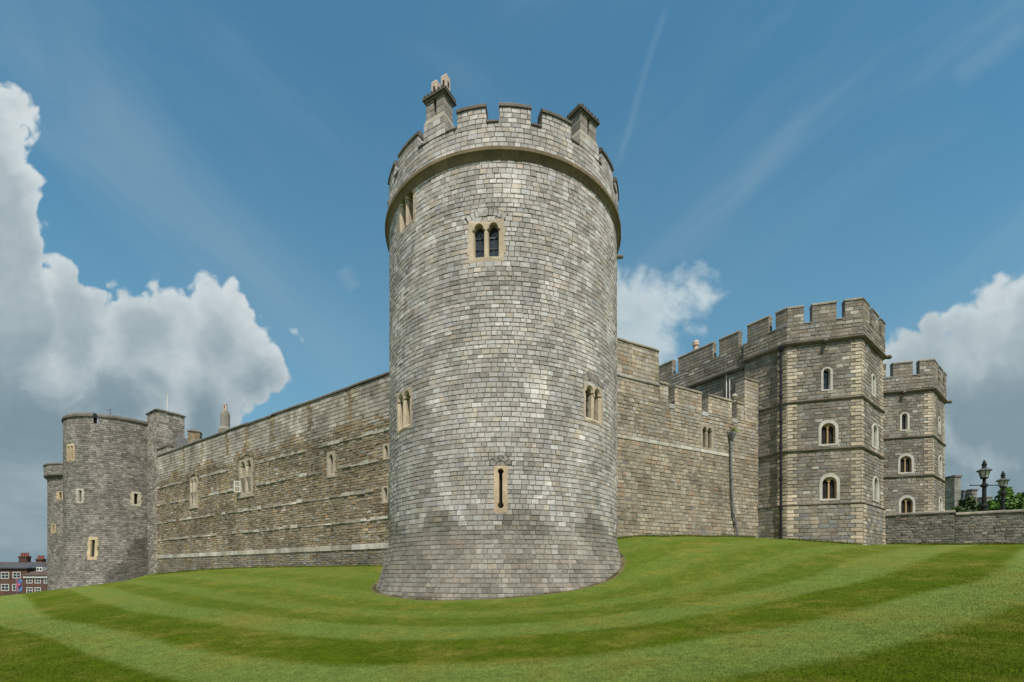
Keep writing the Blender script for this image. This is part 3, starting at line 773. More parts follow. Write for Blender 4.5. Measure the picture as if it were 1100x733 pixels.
# ------------------------------------------------------------------ left curtain wall
SL = Flat(WO, LD)      # u runs left to right, negative to the left
def build_left_wall():
    root = thing('curtain_wall', (*SL.pt(-28, 0)[:2], 0), 'long brown rubble wall with pale ledges, left of the big round tower', 'castle wall')
    holes = []; S = SL
    U0, U1, ZB, ZT = -52.6, -5.0, -1.2, 13.62
    def at(px0, px1, py0, py1):
        u0, _ = S.hit(px0); u1, _ = S.hit(px1); um, Y = S.hit((px0+px1)/2)
        return um, (HZ-py1)/F*Y, abs(u1-u0), (py1-py0)/F*Y
    C = (.43, .375, .285)
    for (a, b, c, d), hood in (((204.5, 212, 513, 545), 0), ((257, 271.5, 493, 533), 1)):
        uc, z0, w, h = at(a, b, c, d)
        o = window(root, S, uc, z0, w, h, [(-w*.22, h*.10, w*.25, h*.38, 'rect'), (w*.22, h*.10, w*.25, h*.38, 'rect'), (-w*.22, h*.53, w*.25, h*.40, 'trefoil'), (w*.22, h*.53, w*.25, h*.40, 'trefoil')], col=C, bars=(0, 1), splay=.09, tooth=.07, deep=.34, mat=M_DRESS, front=.05)
        holes.append(hole(uc, z0, w, h))
        voussoirs(root, S, uc, z0+h-.02, w*.95, .35, .30, 9, PAL_RUB, d=.06)
        sb = MB(); strip(sb, S, uc-w*.62, uc+w*.62, [(-.02, z0-.22), (.10, z0-.14), (.10, z0-.02), (.0, z0+.03)], C, L=5); sb.build('sill', M_DRESS, o)
        if hood:  # open casement leaf, swung out over the wall on the left light
            x0 = uc-w*.345; z1 = z0+h*.12; hh = h*.30; cb = MB(); ang = R(60); ln = .52
            e = lambda s, z, k=0: S.pt(x0-ln*s*math.cos(ang), z, .06+ln*s*math.sin(ang)+k)
            def bar(s0, s1, za, zb): 
                q = [e(s0, za), e(s1, za), e(s1, zb), e(s0, zb)]; r = [e(s0, za, .04), e(s1, za, .04), e(s1, zb, .04), e(s0, zb, .04)]
                cb.add(q+r, [(0, 1, 2, 3), (7, 6, 5, 4), (0, 4, 5, 1), (1, 5, 6, 2), (2, 6, 7, 3), (3, 7, 4, 0)])
            bar(0, .1, z1, z1+hh); bar(.9, 1, z1, z1+hh); bar(.1, .9, z1, z1+.07); bar(.1, .9, z1+hh-.07, z1+hh); bar(.1, .9, z1+hh*.48, z1+hh*.54)
            ca = cb.build('casement', M_WHITE, o)
            gb = MB(); gb.add([e(.1, z1+.07, .02), e(.9, z1+.07, .02), e(.9, z1+hh-.07, .02), e(.1, z1+hh-.07, .02)], [(0, 1, 2, 3)]); gb.build('pane', plain('casement_glass', (.28, .25, .19), .15, var=.2), o)
    uc, z0, w, h = at(351.5, 360, 485.5, 513)
    window(root, S, uc, z0, w, h, [(0, h*.14, w*.42, h*.74, 'lancet')], col=C, bars=(0, 2), splay=.06, tooth=.07, deep=.32, front=.04); holes.append(hole(uc, z0, w, h))
    uc, z0, w, h = at(410.5, 418, 522, 541)
    window(root, S, uc, z0, w, h, [(0, h*.15, w*.4, h*.7, 'rect')], col=C, bars=None, splay=.05, deep=.3, front=.04); holes.append(hole(uc, z0, w, h))
    uc, z0, w, h = at(411.5, 418.5, 477, 494)
    window(root, S, uc, z0, w, h, [(0, h*.14, w*.42, h*.74, 'lancet')], col=C, bars=None, splay=.05, deep=.3, front=.04); holes.append(hole(uc, z0, w, h))
    mb = MB()
    backing(mb, S, U0, U1, ZB, ZT, holes)
    backing(mb, Flip(S, 1.6), -U1, -U0, ZB, ZT)
    stripes = [S.hit(p)[0] for p in (376, 333, 292, 264.6, 244, 217, 197)]
    def pal_top(u, z): return PAL_RUB if any(abs(u-q) < .34 for q in stripes) else PAL_ASH
    def fade(u, z):   # grey up to brown, ragged
        return PAL_ASH if z > 10.9+.5*math.sin(u*.8)+random.uniform(-.4, .4) else PAL_RUB
    def pal_mid(u, z): return PAL_RUB if random.random() < .9 else PAL_ASH
    def ltone(u, z):
        t = patches(u, z, .35, 7.7, .30)
        for q in (13.5, 10.6): t *= runs(u, z, q, 2.2, q)
        return t
    lv = [9.77, 7.77, 5.68, 3.68, 1.69]
    cur = ZB
    for i, zl in enumerate(reversed(lv)):
        base = PAL_BASE+PAL_RUB[:3] if i == 0 else pal_mid
        masonry(mb, S, U0, U1, cur, zl, (.15, .235), (.24, .58), base, holes, d=(-.012, .03), gap=.018, bev=.028, jd=.018, tone=ltone)
        # ledge of big pale stones standing proud; the lowest is smooth ashlar
        if i == 0:
            masonry(mb, S, U0, U1, zl, zl+.42, .42, (.7, 1.5), PAL_PALE, holes, d=(.05, .07), bev=.03)
        else:
            u = U0
            while u < U1:
                w = random.uniform(.35, 1.2); hh = random.uniform(.13, .36)
                if mnoise.noise(Vector((u*.33, zl*3.7, 2))) > -.40 and random.random() < .96 and not any(a-.1 < u+w and u < b+.1 and c < zl+.15 < e for a, b, c, e in holes):
                    one_stone(mb, S, u, min(u+w, U1), zl+random.uniform(-.03, .03), zl+hh, random.uniform(.03, .11), mul(pick(PAL_PALE if random.random() < .76 else PAL_ASH), random.uniform(.80, 1.05)), .02, .04, 0, .02)
                u += w
        cur = zl+(.42 if i == 0 else 0)
    masonry(mb, S, U0, U1, cur, 10.4, (.15, .235), (.24, .58), pal_mid, holes, d=(-.012, .03), gap=.018, bev=.028, jd=.018, tone=ltone)
    masonry(mb, S, U0, U1, 10.4, 11.4, (.2, .26), (.3, .6), fade, holes, d=(-.01, .03), gap=.02, bev=.025, tone=ltone)
    masonry(mb, S, U0, U1, 11.4, ZT, (.27, .33), (.35, .75), pal_top, holes, d=(0, .02), gap=.018, bev=.02, tone=ltone)
    mb.build('wall', [M_RUBBLE, M_MORTAR], root)
    cb = MB()
    cuts = [U0+3.2]+sorted(stripes)+[U1]
    for i, (a, b) in enumerate(zip(cuts, cuts[1:])):
        dz = (-.02, .03, 0, .05, -.03, .02, 0, .04)[i % 8]
        strip(cb, S, a+.02, b-.02, COPE_PROF(ZT+.005+dz, 1.6, .09, .24), COPE, L=1.4, var=.2)
    cb.build('coping', M_COPE, root)
    # raised length at the far end, by the square turret
    a, b = U0, S.hit(179.5)[0]
    m = block(S, a, b, ZT, ZT+.75, .6, (.24, .3), (.35, .7), PAL_ASH, root, df=.01)
    cb = MB(); strip(cb, S, a, b+.06, COPE_PROF(ZT+.755, .6, .09, .22), COPE, L=1.2); cb.build('coping', M_COPE, m)
build_left_wall()

# square turret at the far end of the left wall
def square_stack(root, S, w, d, z0, z1, ch, wr, pal, name='wall', mats=None, faces=(0, 1, 3)):
    mb = MB()
    P = [S.pt(0, 0, 0)[:2], S.pt(w, 0, 0)[:2], S.pt(w, 0, -d)[:2], S.pt(0, 0, -d)[:2]]
    e = .014
    mb.prism([S.pt(e, 0, -e)[:2], S.pt(w-e, 0, -e)[:2], S.pt(w-e, 0, -d+e)[:2], S.pt(e, 0, -d+e)[:2]], z0, z1, MORT, 1)
    for i in faces:
        p, q = P[i], P[(i+1) % 4]; L = math.hypot(q[0]-p[0], q[1]-p[1])
        masonry(mb, Flat(p, (q[0]-p[0], q[1]-p[1])), 0, L, z0, z1, ch, wr, pal, d=(0, .015), gap=.02)
    return mb.build(name, mats or [M_STONE, M_MORTAR], root)
def build_turret():
    uC = SL.hit(169)[0]; p = SL.pt(uC-2.8, 0, .12)
    S = Flat(p[:2], LD)
    root = thing('stair_turret', (p[0], p[1], -1.5), 'square grey turret with slab roof between the left round tower and the long wall', 'turret')
    square_stack(root, S, 2.8, 2.9, -1.5, 19.0, (.2, .26), (.3, .6), PAL_ASH+PAL_GARTER[:3], faces=(0, 1, 2, 3))
    cb = MB(); o = .12
    q = [S.pt(-o, 19.004, o), S.pt(2.8+o, 19.004, o), S.pt(2.8+o, 19.004, -2.9-o), S.pt(-o, 19.004, -2.9-o)]
    t = [(x, y, z+.12) for x, y, z in q]; i = .5; r = [S.pt(i, 19.4, -i), S.pt(2.8-i, 19.4, -i), S.pt(2.8-i, 19.4, -2.9+i), S.pt(i, 19.4, -2.9+i)]
    cb.add(q+t+r, [(3, 2, 1, 0), (0, 1, 5, 4), (1, 2, 6, 5), (2, 3, 7, 6), (3, 0, 4, 7), (4, 5, 9, 8), (5, 6, 10, 9), (6, 7, 11, 10), (7, 4, 8, 11), (8, 9, 10, 11)], COPE)
    cb.build('roof', M_COPE, root)
    c = S.pt(1.5, 19.3, -1.6); f = thing('flagpole', c, 'bare white flagpole on top of the square turret', 'flagpole')
    fb = MB(); fb.tube([c, (c[0], c[1], 21.5)], [.06, .045], 8); fb.build('pole', M_WHITE, f)
    fb = MB(); fb.lathe((c[0], c[1], 21.5), [(.03, 0), (.09, .04), (.09, .10), (.02, .15)], 8); fb.build('finial', M_WHITE, f)
build_turret()

# left round tower (nearer) and the one beyond it
def build_left_towers():
    c = (-48.5, 58.2)
    def fl(z):
        t = max(0.0, (4.6-z)/6.5); return .7*t**1.6
    S = Round(c, 5.5, fl)
    root = thing('round_tower', (c[0], c[1], -2.5), 'broad weathered round tower with a notched parapet at the left end of the long wall', 'tower')
    holes = []
    C = (.50, .40, .25)
    def win(px0, px1, py0, py1, twin=False, pane='glass', col=C):
        u0, Y = S.hit(px0); u1, Y1 = S.hit(px1); um, Ym = S.hit((px0+px1)/2)
        w = max(u1-u0, .9); z0 = (HZ-py1)/F*Ym; h = (py1-py0)/F*Ym
        L = [(-w*.2, h*.12, w*.2, h*.76, 'lancet'), (w*.2, h*.12, w*.2, h*.76, 'lancet')] if twin else [(0, h*.14, w*.34, h*.72, 'rect')]
        window(root, S, um, z0, w, h, L, col=col, tooth=.10, bars=(0, 2), splay=.05, front=.04, pane=pane); holes.append(hole(um, z0, w, h))
    win(71.8, 79.5, 477, 496, True); win(82, 90, 525, 541, col=(.46, .42, .34)); win(141.5, 151, 528.5, 544, pane='void', col=(.46, .42, .33)); win(96, 104.5, 577, 602)
    mb = MB(); L = math.pi*5.5; zt = 17.75
    nu0, nu1 = S.hit(100.5)[0], S.hit(105.5)[0]; nh = (nu0, nu1, zt-.75, zt+1)
    backing(mb, S, -L, L, -4, zt, holes+[nh], zs=[-3.5+.6*k for k in range(14)])
    (uA, zA), (uB, zB) = S.uz(104, 633), S.uz(154, 574)     # stones beside the long wall, darker below a slanting line
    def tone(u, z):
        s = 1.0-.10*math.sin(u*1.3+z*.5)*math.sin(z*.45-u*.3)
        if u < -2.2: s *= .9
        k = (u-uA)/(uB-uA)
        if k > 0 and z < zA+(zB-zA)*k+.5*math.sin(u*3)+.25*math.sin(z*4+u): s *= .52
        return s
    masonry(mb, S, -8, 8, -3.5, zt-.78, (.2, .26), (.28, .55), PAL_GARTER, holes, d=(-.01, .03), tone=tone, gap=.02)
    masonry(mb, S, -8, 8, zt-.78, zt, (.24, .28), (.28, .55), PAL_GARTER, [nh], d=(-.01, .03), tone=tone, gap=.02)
    mb.build('wall', [M_STONE, M_MORTAR], root)
    backing_in = MB(); backing(backing_in, Flip(S, .6), -L, L, zt-1.2, zt, [(-nu1, -nu0, zt-.75, zt+1)], mat=0); backing_in.build('parapet_back', M_MORTAR, root)
    cb = MB(); strip(cb, S, -9, nu0, COPE_PROF(zt+.004, .6, .14, .5), COPE, L=1.3, var=.15); strip(cb, S, nu1, L+8, COPE_PROF(zt+.004, .6, .12, .4), COPE, L=1.3, var=.15); cb.build('coping', M_COPE, root)
    rf = MB(); rf.lathe((c[0], c[1], zt-1.0), [(5.4, 0), (5.4, .05)], 40); rf.build('roof', M_SLATE, root)
    # aerial
    u, Y = S.hit(112); a = S.pt(u, zt-1, -1.6); o = thing('aerial', a, 'thin metal aerial rising above the broad left round tower', 'aerial')
    ab = MB(); ab.tube([a, (a[0], a[1], zt+1.5)], .035, 6); ab.build('mast', M_PIPE, o)
    ab = MB(); ab.tube([(a[0]-.35, a[1], zt+1.35), (a[0]+.2, a[1], zt+1.45)], .03, 6); ab.tube([(a[0]-.2, a[1]-.1, zt+1.0), (a[0]+.25, a[1]+.1, zt+1.05)], .03, 6); ab.build('crossbar', M_PIPE, o)
    # the far one
    c = (-67, 74.2); S2 = Round(c, 5.0); root = thing('round_tower', (c[0], c[1], -6), 'narrow far round tower with corbelled top, half hidden behind the broad one', 'tower')
    hs = []
    for (a, b, e, f) in ((62.5, 67, 528, 537), (55.5, 59.5, 563, 573)):
        um, Y = S2.hit((a+b)/2); z0 = (HZ-f)/F*Y; h = (f-e)/F*Y; w = 1.0
        window(root, S2, um, z0, w, h, [(0, h*.14, w*.36, h*.72, 'rect')], col=C, tooth=.1, bars=None, splay=.05, front=.04); hs.append(hole(um, z0, w, h))
    mb = MB(); L = math.pi*5; backing(mb, S2, -L, L, -7, 14.6, hs); masonry(mb, S2, -7.5, 7.5, -6, 14.6, (.22, .28), (.3, .6), PAL_GARTER, hs, d=(-.01, .03), gap=.02); mb.build('wall', [M_STONE, M_MORTAR], root)
    S3 = Round(c, 5.4); L = math.pi*5.4
    mb = MB(); strip(mb, S2, -L*.9, L*.9, [(-.02, 14.2), (.1, 14.25), (.42, 14.55), (.42, 14.72), (-.02, 14.72)], (.13, .12, .10), L=1); mb.build('cornice', M_DRESS, root)
    mb = MB(); backing(mb, S3, -L, L, 14.7, 16.1); masonry(mb, S3, -8, 8, 14.72, 16.1, (.22, .28), (.3, .6), PAL_GARTER, d=(0, .02), gap=.02); mb.build('parapet', [M_STONE, M_MORTAR], root)
    mb = MB(); strip(mb, S3, -L, L, COPE_PROF(16.104, .5, .08, .3), COPE, L=1.2); mb.build('coping', M_COPE, root)
build_left_towers()

# ------------------------------------------------------------------ right curtain wall
SR = Flat(WO, RD)
def build_right_wall():
    S = SR; holes = []
    root = thing('curtain_wall', (*S.pt(14, 0)[:2], 0), 'warm grey wall with slot crenels and drainpipe, between big round tower and gatehouse', 'castle wall')
    U0, U1, ZB = 5.0, 22.7, -1.0
    u0, _ = S.hit(753); u1, _ = S.hit(766.5); um, Y = S.hit(759.5); z0 = (HZ-483)/F*Y; h = 26.5/F*Y; w = u1-u0
    window(root, S, um, z0, w, h, [(-w*.2, h*.08, w*.27, h*.80, 'trefoil'), (w*.2, h*.08, w*.27, h*.80, 'trefoil')], col=(.33, .285, .21), splay=.05, tooth=.08, bars=None, pane='void', front=.03, deep=.4)
    holes.append(hole(um, z0, w, h))
    ZS, ZM, ZH = 11.85, 13.1, 15.25          # crenel sills, low merlons, high length
    mb = MB(); backing(mb, S, U0, U1, ZB, ZS, holes); backing(mb, Flip(S, 1.1), -U1, -U0, ZB, ZS)
    def tone(u, z): return patches(u, z, .5, 4.4, .22)*runs(u, z, 8.8, 1.8)*runs(u, z, 12.0, 1.5, 6.0)
    masonry(mb, S, U0, U1, ZB, 8.85, (.23, .31), (.3, .6), PAL_RIGHT, holes, d=(-.01, .025), tone=tone, gap=.022, bev=.022, jd=.012)
    masonry(mb, S, U0, 21.0, 8.85, 9.12, .27, (.7, 1.3), PAL_PALE, holes, d=(.03, .045))
    masonry(mb, S, 21.0, U1, 8.85, 9.12, .27, (.3, .6), PAL_RIGHT, holes, d=(0, .02))
    masonry(mb, S, U0, U1, 9.12, ZS, (.23, .30), (.3, .6), PAL_RIGHT+PAL_ASH[:2], holes, d=(-.01, .025), tone=tone, gap=.022, bev=.022, jd=.012)
    mb.build('wall', [M_STONE, M_MORTAR], root)
    def cope(m, a, b, z):
        cb = MB(); strip(cb, S, a-.02, b+.02, COPE_PROF(z+.005, .8, .06, .2), (.25, .225, .165), L=1.1, var=.15); cb.build('coping', M_COPE, m)
    P = PAL_RIGHT+PAL_ASH[:2]
    m = block(S, U0, 11.95, ZS, ZH, .8, (.24, .3), (.3, .6), P, root); cope(m, U0, 11.95, ZH)
    st = MB(); strip(st, S, U0, 11.95, [(.015, 12.86), (.07, 12.9), (.07, 13.0), (.015, 13.06)], (.30, .29, .26), L=1.2); st.build('string_course', M_DRESS, m)
    for a, b in ((12.02, 12.85), (13.47, 16.2), (16.9, 19.5), (20.14, 20.95)):
        m = block(S, a, b, ZS, ZM, .8, (.24, .3), (.3, .6), P, root, quoin=(True, True, .25, .42) if b-a > 2 else None); cope(m, a, b, ZM)
    m = block(S, 21.0, U1, ZS, ZH-.1, .8, (.24, .3), (.3, .6), P, root, quoin=(True, False, .3, .5)); cope(m, 21.0, U1, ZH-.1)
    for a, b in ((12.85, 13.47), (16.2, 16.9), (19.5, 20.14)):
        sb = MB(); strip(sb, S, a+.02, b-.02, [(.05, ZS-.28), (.05, ZS+.02), (-.8, ZS+.1), (-.8, ZS-.28)], (.40, .40, .38), L=3); sb.build('crenel_sill', M_DRESS, root)
    # stone ball finial behind the parapet
    u, Y = Shift(S, -.55).hit(789); p = S.pt(u, 12.05, -.55); o = thing('ball_finial', p, 'pale stone ball on a neck in the crenel by the right wall end pier', 'finial')
    fb = MB(); fb.lathe(p, [(.30, 0), (.28, .5), (.20, 1.1), (.13, 1.55), (.20, 1.62), (.12, 1.68)], 14, (.33, .30, .24)); fb.build('neck', M_DRESS, o, smooth=False)
    fb = MB(); fb.lathe((p[0], p[1], p[2]+1.84), [(.21*math.sin(math.pi*k/10)+.005, -.21*math.cos(math.pi*k/10)) for k in range(11)], 16, (.42, .38, .31)); fb.build('ball', M_DRESS, o, smooth=True)
    # rainwater pipe with hopper, kinked towards its foot
    o = thing('drainpipe', (*S.pt(18.9, 0, .2)[:2], 2.5), 'grey kinked drainpipe with a hopper, fixed on the right curtain wall', 'drainpipe')
    pts = [S.pt(*S.uz(px, py), .18) for px, py in ((783, 472), (783.3, 500), (784.2, 530), (785.5, 551), (787.5, 560), (790.8, 579))]
    pb = MB(); pb.tube(pts, .072, 10); pb.build('pipe', M_PIPE, o)
    for i, t in ((0, .35), (1, .5), (2, .1), (3, .2), (4, .1)):
        a, b = Vector(pts[i]), Vector(pts[i+1]); c = a.lerp(b, t); d = (b-a).normalized()*.06
        pb = MB(); pb.tube([c-d, c+d], .115, 10); pb.build('collar', M_PIPE, o)
    u, z = S.uz(783.2, 471); hb = MB(); hc = S.pt(u, z, .24)
    hb.lathe(hc, [(.10, -.2), (.16, -.05), (.26, .18), (.30, .24), (.30, .40), (.27, .42)], 4, rot=math.atan2(RD[1], RD[0])+math.pi/4); hb.build('hopper', M_PIPE, o)
    # weed growing in the hopper
    w = thing('weed', (hc[0], hc[1], hc[2]+.4), 'small yellow green weed sprouting from the drainpipe hopper', 'plant'); wb = MB()
    for k in range(130):
        t = random.uniform(0, 6.28); r = abs(random.gauss(0, .22)); q = Vector((hc[0]+.14+r*math.cos(t), hc[1]+r*math.sin(t)-.02, hc[2]+.38+random.uniform(0, .42)*(1-r)))
        a = Vector((random.gauss(0, 1), random.gauss(0, 1), random.gauss(0, 1))).normalized()*.07; b = Vector((random.gauss(0, 1), random.gauss(0, 1), random.gauss(0, 1))).normalized()*.05
        wb.add([tuple(q-a), tuple(q-b), tuple(q+a), tuple(q+b)], [(0, 1, 2, 3)], jit((.16, .22, .03), .3))
    wb.build('foliage', M_LEAF, w)
def leaf_mat():
    m, t, b = mat_new('leaves')
    a = t.node('ShaderNodeAttribute', attribute_name='tone').outputs['Color']; t.put(b.inputs['Base Color'], a); b.inputs['Roughness'].default_value = .6
    b.inputs['Specular IOR Level'].default_value = .25
    return m
M_LEAF = leaf_mat()
build_right_wall()

# ------------------------------------------------------------------ gatehouse
GA, GB, GC = (20.9, 35.4), (25.6, 34.1), (29.9, 37.5)
SIDE = (-.57, .82); GFRONT = (.82, .57)
GATE_WIN = (.50, .475, .415)
def build_gate_tower():
    D = (GA[0]+SIDE[0]*3.3, GA[1]+SIDE[1]*3.3)
    E_ = (GC[0]-.05, GC[1]+3.4); G_ = (D[0]+2.5, D[1]+3.0)
    root = thing('gate_tower', (GB[0], GB[1], 1.5), 'nearer many-sided gatehouse tower with tall merlons and white arched windows', 'tower')
    faces = [(D, GA), (GA, GB), (GB, GC), (GC, E_)]
    Z0, ZP, Z2, Z3, ZT, ZC = .8, 5.2, 9.15, 12.85, 17.2, 18.75
    FL = []; holes = {1: [], 2: []}
    for p, q in faces: FL.append((Flat(p, (q[0]-p[0], q[1]-p[1])), math.hypot(q[0]-p[0], q[1]-p[1])))
    def win(i, px0, px1, py0, py1, kind):
        S = FL[i][0]; u0, _ = S.hit(px0); u1, _ = S.hit(px1); um, Y = S.hit((px0+px1)/2); w = u1-u0; z0 = (HZ-py1)/F*Y; h = (py1-py0)/F*Y
        if kind == 'twin': L = [(-w*.165, h*.12, w*.24, h*.72, 'lancet'), (w*.165, h*.12, w*.24, h*.72, 'lancet')]
        elif kind == 'slim': L = [(0, h*.08, w*.52, h*.84, 'round')]
        else: L = [(0, h*.08, w*.50, h*.84, 'round')]
        if kind == 'twin':   # white arched frame, buff mullion and cusps set back inside it
            lw, lh = w*.70, h*.80
            o = window(root, S, um, z0, w, h, [(0, h*.07, lw, lh, 'round')], outline='round', col=GATE_WIN, bars=None, splay=.0, front=.035, deep=.42)
            T2 = Shift(S, -.12)
            ob = bpy.data.objects  # tracery
            bm_o = window(o, T2, um, z0+h*.07-.02, lw+.06, lh+.04, [(-lw*.25, .06, lw*.36, lh*.86, 'trefoil'), (lw*.25, .06, lw*.36, lh*.86, 'trefoil')], outline='round', col=(.44, .31, .17), pane='none', bars=None, splay=.02, front=0, deep=.12, name='tracery')
        else:
            o = window(root, S, um, z0, w, h, L, outline='round', col=GATE_WIN, bars=(1, 2), splay=.04, front=.035, deep=.32)
        holes[i].append(hole(um, z0, w, h*.93, .08))
    win(1, 881.8, 894.5, 394.5, 420, 'single'); win(1, 879, 900.5, 451, 479, 'twin'); win(1, 880, 902, 508.5, 538, 'twin')
    win(2, 936, 940.6, 402, 426, 'slim'); win(2, 936.5, 943.3, 455, 482, 'slim'); win(2, 937.2, 944.2, 511.5, 539, 'slim')
    mb = MB()
    def tone(u, z):
        t = patches(u+z*.1, z, .6, 2.9, .22)
        for q in (ZT, Z3, Z2, ZP): t *= runs(u, z, q, 1.5, q)
        return t
    for i, (S, L) in enumerate(FL):
        hs = holes.get(i, [])
        q = (i in (1, 2), i in (0, 1, 2), .42, .72)
        backing(mb, S, 0, L, Z0, ZT, hs)
        backing(mb, Shift(S, .14), -.05 if i else 0, L+.05, Z0, ZP-.12)
        if i < 3:
            masonry(mb, Shift(S, .14), 0 if i == 0 else -.06, L+.06, Z0, ZP-.12, (.25, .33), (.35, .75), PAL_GATE+[((.20, .20, .19), 4)], d=(-.005, .02), tone=tone, gap=.024, bev=.024, jd=.012, quoin=(i > 0, True, .5, .85))
            masonry(mb, S, 0, L, ZP, ZT, (.23, .31), (.32, .72), PAL_GATE, hs, d=(-.008, .022), tone=tone, gap=.024, bev=.024, jd=.012, quoin=q)
        else: masonry(mb, S, 0, L, Z0, ZT, .3, (.4, .8), PAL_GATE, gap=.024)
    mb.build('wall', [M_STONE, M_MORTAR], root)
    n_prof = lambda z, o, h: [(-.03, z), (o*.35, z), (o, z+h*.45), (o, z+h*.75), (-.03, z+h)]
    for z, o, h in ((ZP-.14, .20, .16), (Z2, .13, .2), (Z3, .13, .2), (ZT, .26, .3)):
        sc = MB()
        for S, L in FL[:3]: strip(sc, S, -o*.4, L+o*.4, n_prof(z, o, h), (.18, .155, .12), L=1.3, var=.1)
        sc.build('string_course', M_COPE, root)
    # carved bosses on the top string and the spout at the right corner
    for S, u in ((FL[1][0], FL[1][0].hit(886)[0]),):
        bb = MB(); a, b = S.pt(u, ZT+.1, .1), S.pt(u, ZT-.12, .42); bb.tube([a, b], [.18, .13], 7, (.15, .13, .10)); bb.build('boss', M_COPE, root)
    S, L = FL[2]; g = MB(); a = Vector(S.pt(L-.1, ZT+.1, 0)); g.tube([a, a+Vector((.22, -.12, .02)), a+Vector((.36, -.2, .0)), a+Vector((.5, -.26, -.08))], [.14, .15, .19, .10], 8, (.15, .13, .10)); g.build('water_spout', M_COPE, root)
    # parapet, then the merlons
    pm = MB()
    FP = [Shift(S, .12) for S, L in FL]
    for i, (S, L) in enumerate(FL):
        backing(pm, FP[i], -.06, L+.06, ZT+.3, ZC); backing(pm, Flip(FP[i], .6), -L, 0, ZT+.3, ZC)
        masonry(pm, FP[i], -.06 if i else 0, L+.06, ZT+.3, ZC, (.24, .3), (.32, .72), PAL_GATE, d=(-.005, .022), gap=.024, bev=.024, jd=.012)
    pm.build('parapet', [M_STONE, M_MORTAR], root)
    def mer(i, a, b, z=ZC):
        m = block(FP[i], a, b, z, 20.0, .55, (.24, .3), (.32, .72), PAL_GATE, root)
        cb = MB(); strip(cb, FP[i], a-.02, b+.02, COPE_PROF(20.005, .55, .05, .2), (.24, .215, .165), L=1.2, var=.12); cb.build('coping', M_COPE, m)
    S0, L0 = FL[0]; S1, L1 = FL[1]; S2, L2 = FL[2]
    mer(0, max(.0, S0.hit(803.5)[0]), S0.hit(826.5)[0]); mer(0, S0.hit(834)[0], L0)
    mer(1, 0, S1.hit(863)[0]); mer(1, S1.hit(872)[0], S1.hit(898)[0]); mer(1, S1.hit(907)[0], L1)
    mer(2, 0, S2.hit(932)[0]); mer(2, S2.hit(935.5)[0], S2.hit(942)[0]); mer(2, S2.hit(945)[0], L2)
    mer(3, .0, .9); mer(3, 1.6, 2.9)
    for i, a, b in ((0, S0.hit(826.5)[0], S0.hit(834)[0]), (1, S1.hit(863)[0], S1.hit(872)[0]), (1, S1.hit(898)[0], S1.hit(907)[0]), (2, S2.hit(932)[0], S2.hit(935.5)[0]), (2, S2.hit(942)[0], S2.hit(945)[0])):
        sb = MB(); strip(sb, FP[i], a+.02, b-.02, COPE_PROF(ZC+.004, .6, .05, .12), (.24, .215, .165), L=9); sb.build('crenel_sill', M_COPE, root)
    rf = MB(); rf.prism([D, GA, GB, GC, E_, G_], ZT+.35, ZT+.5); rf.build('roof', M_SLATE, root)
    root['group'] = 'gatehouse towers'
    return root, FL
GT, GFL = build_gate_tower()
g2 = copy_tree(GT)
g2.location = (GB[0]+17.1*GFRONT[0], GB[1]+17.1*GFRONT[1], 1.5)
g2['label'] = 'farther many-sided gatehouse tower, partly hidden behind the nearer one'

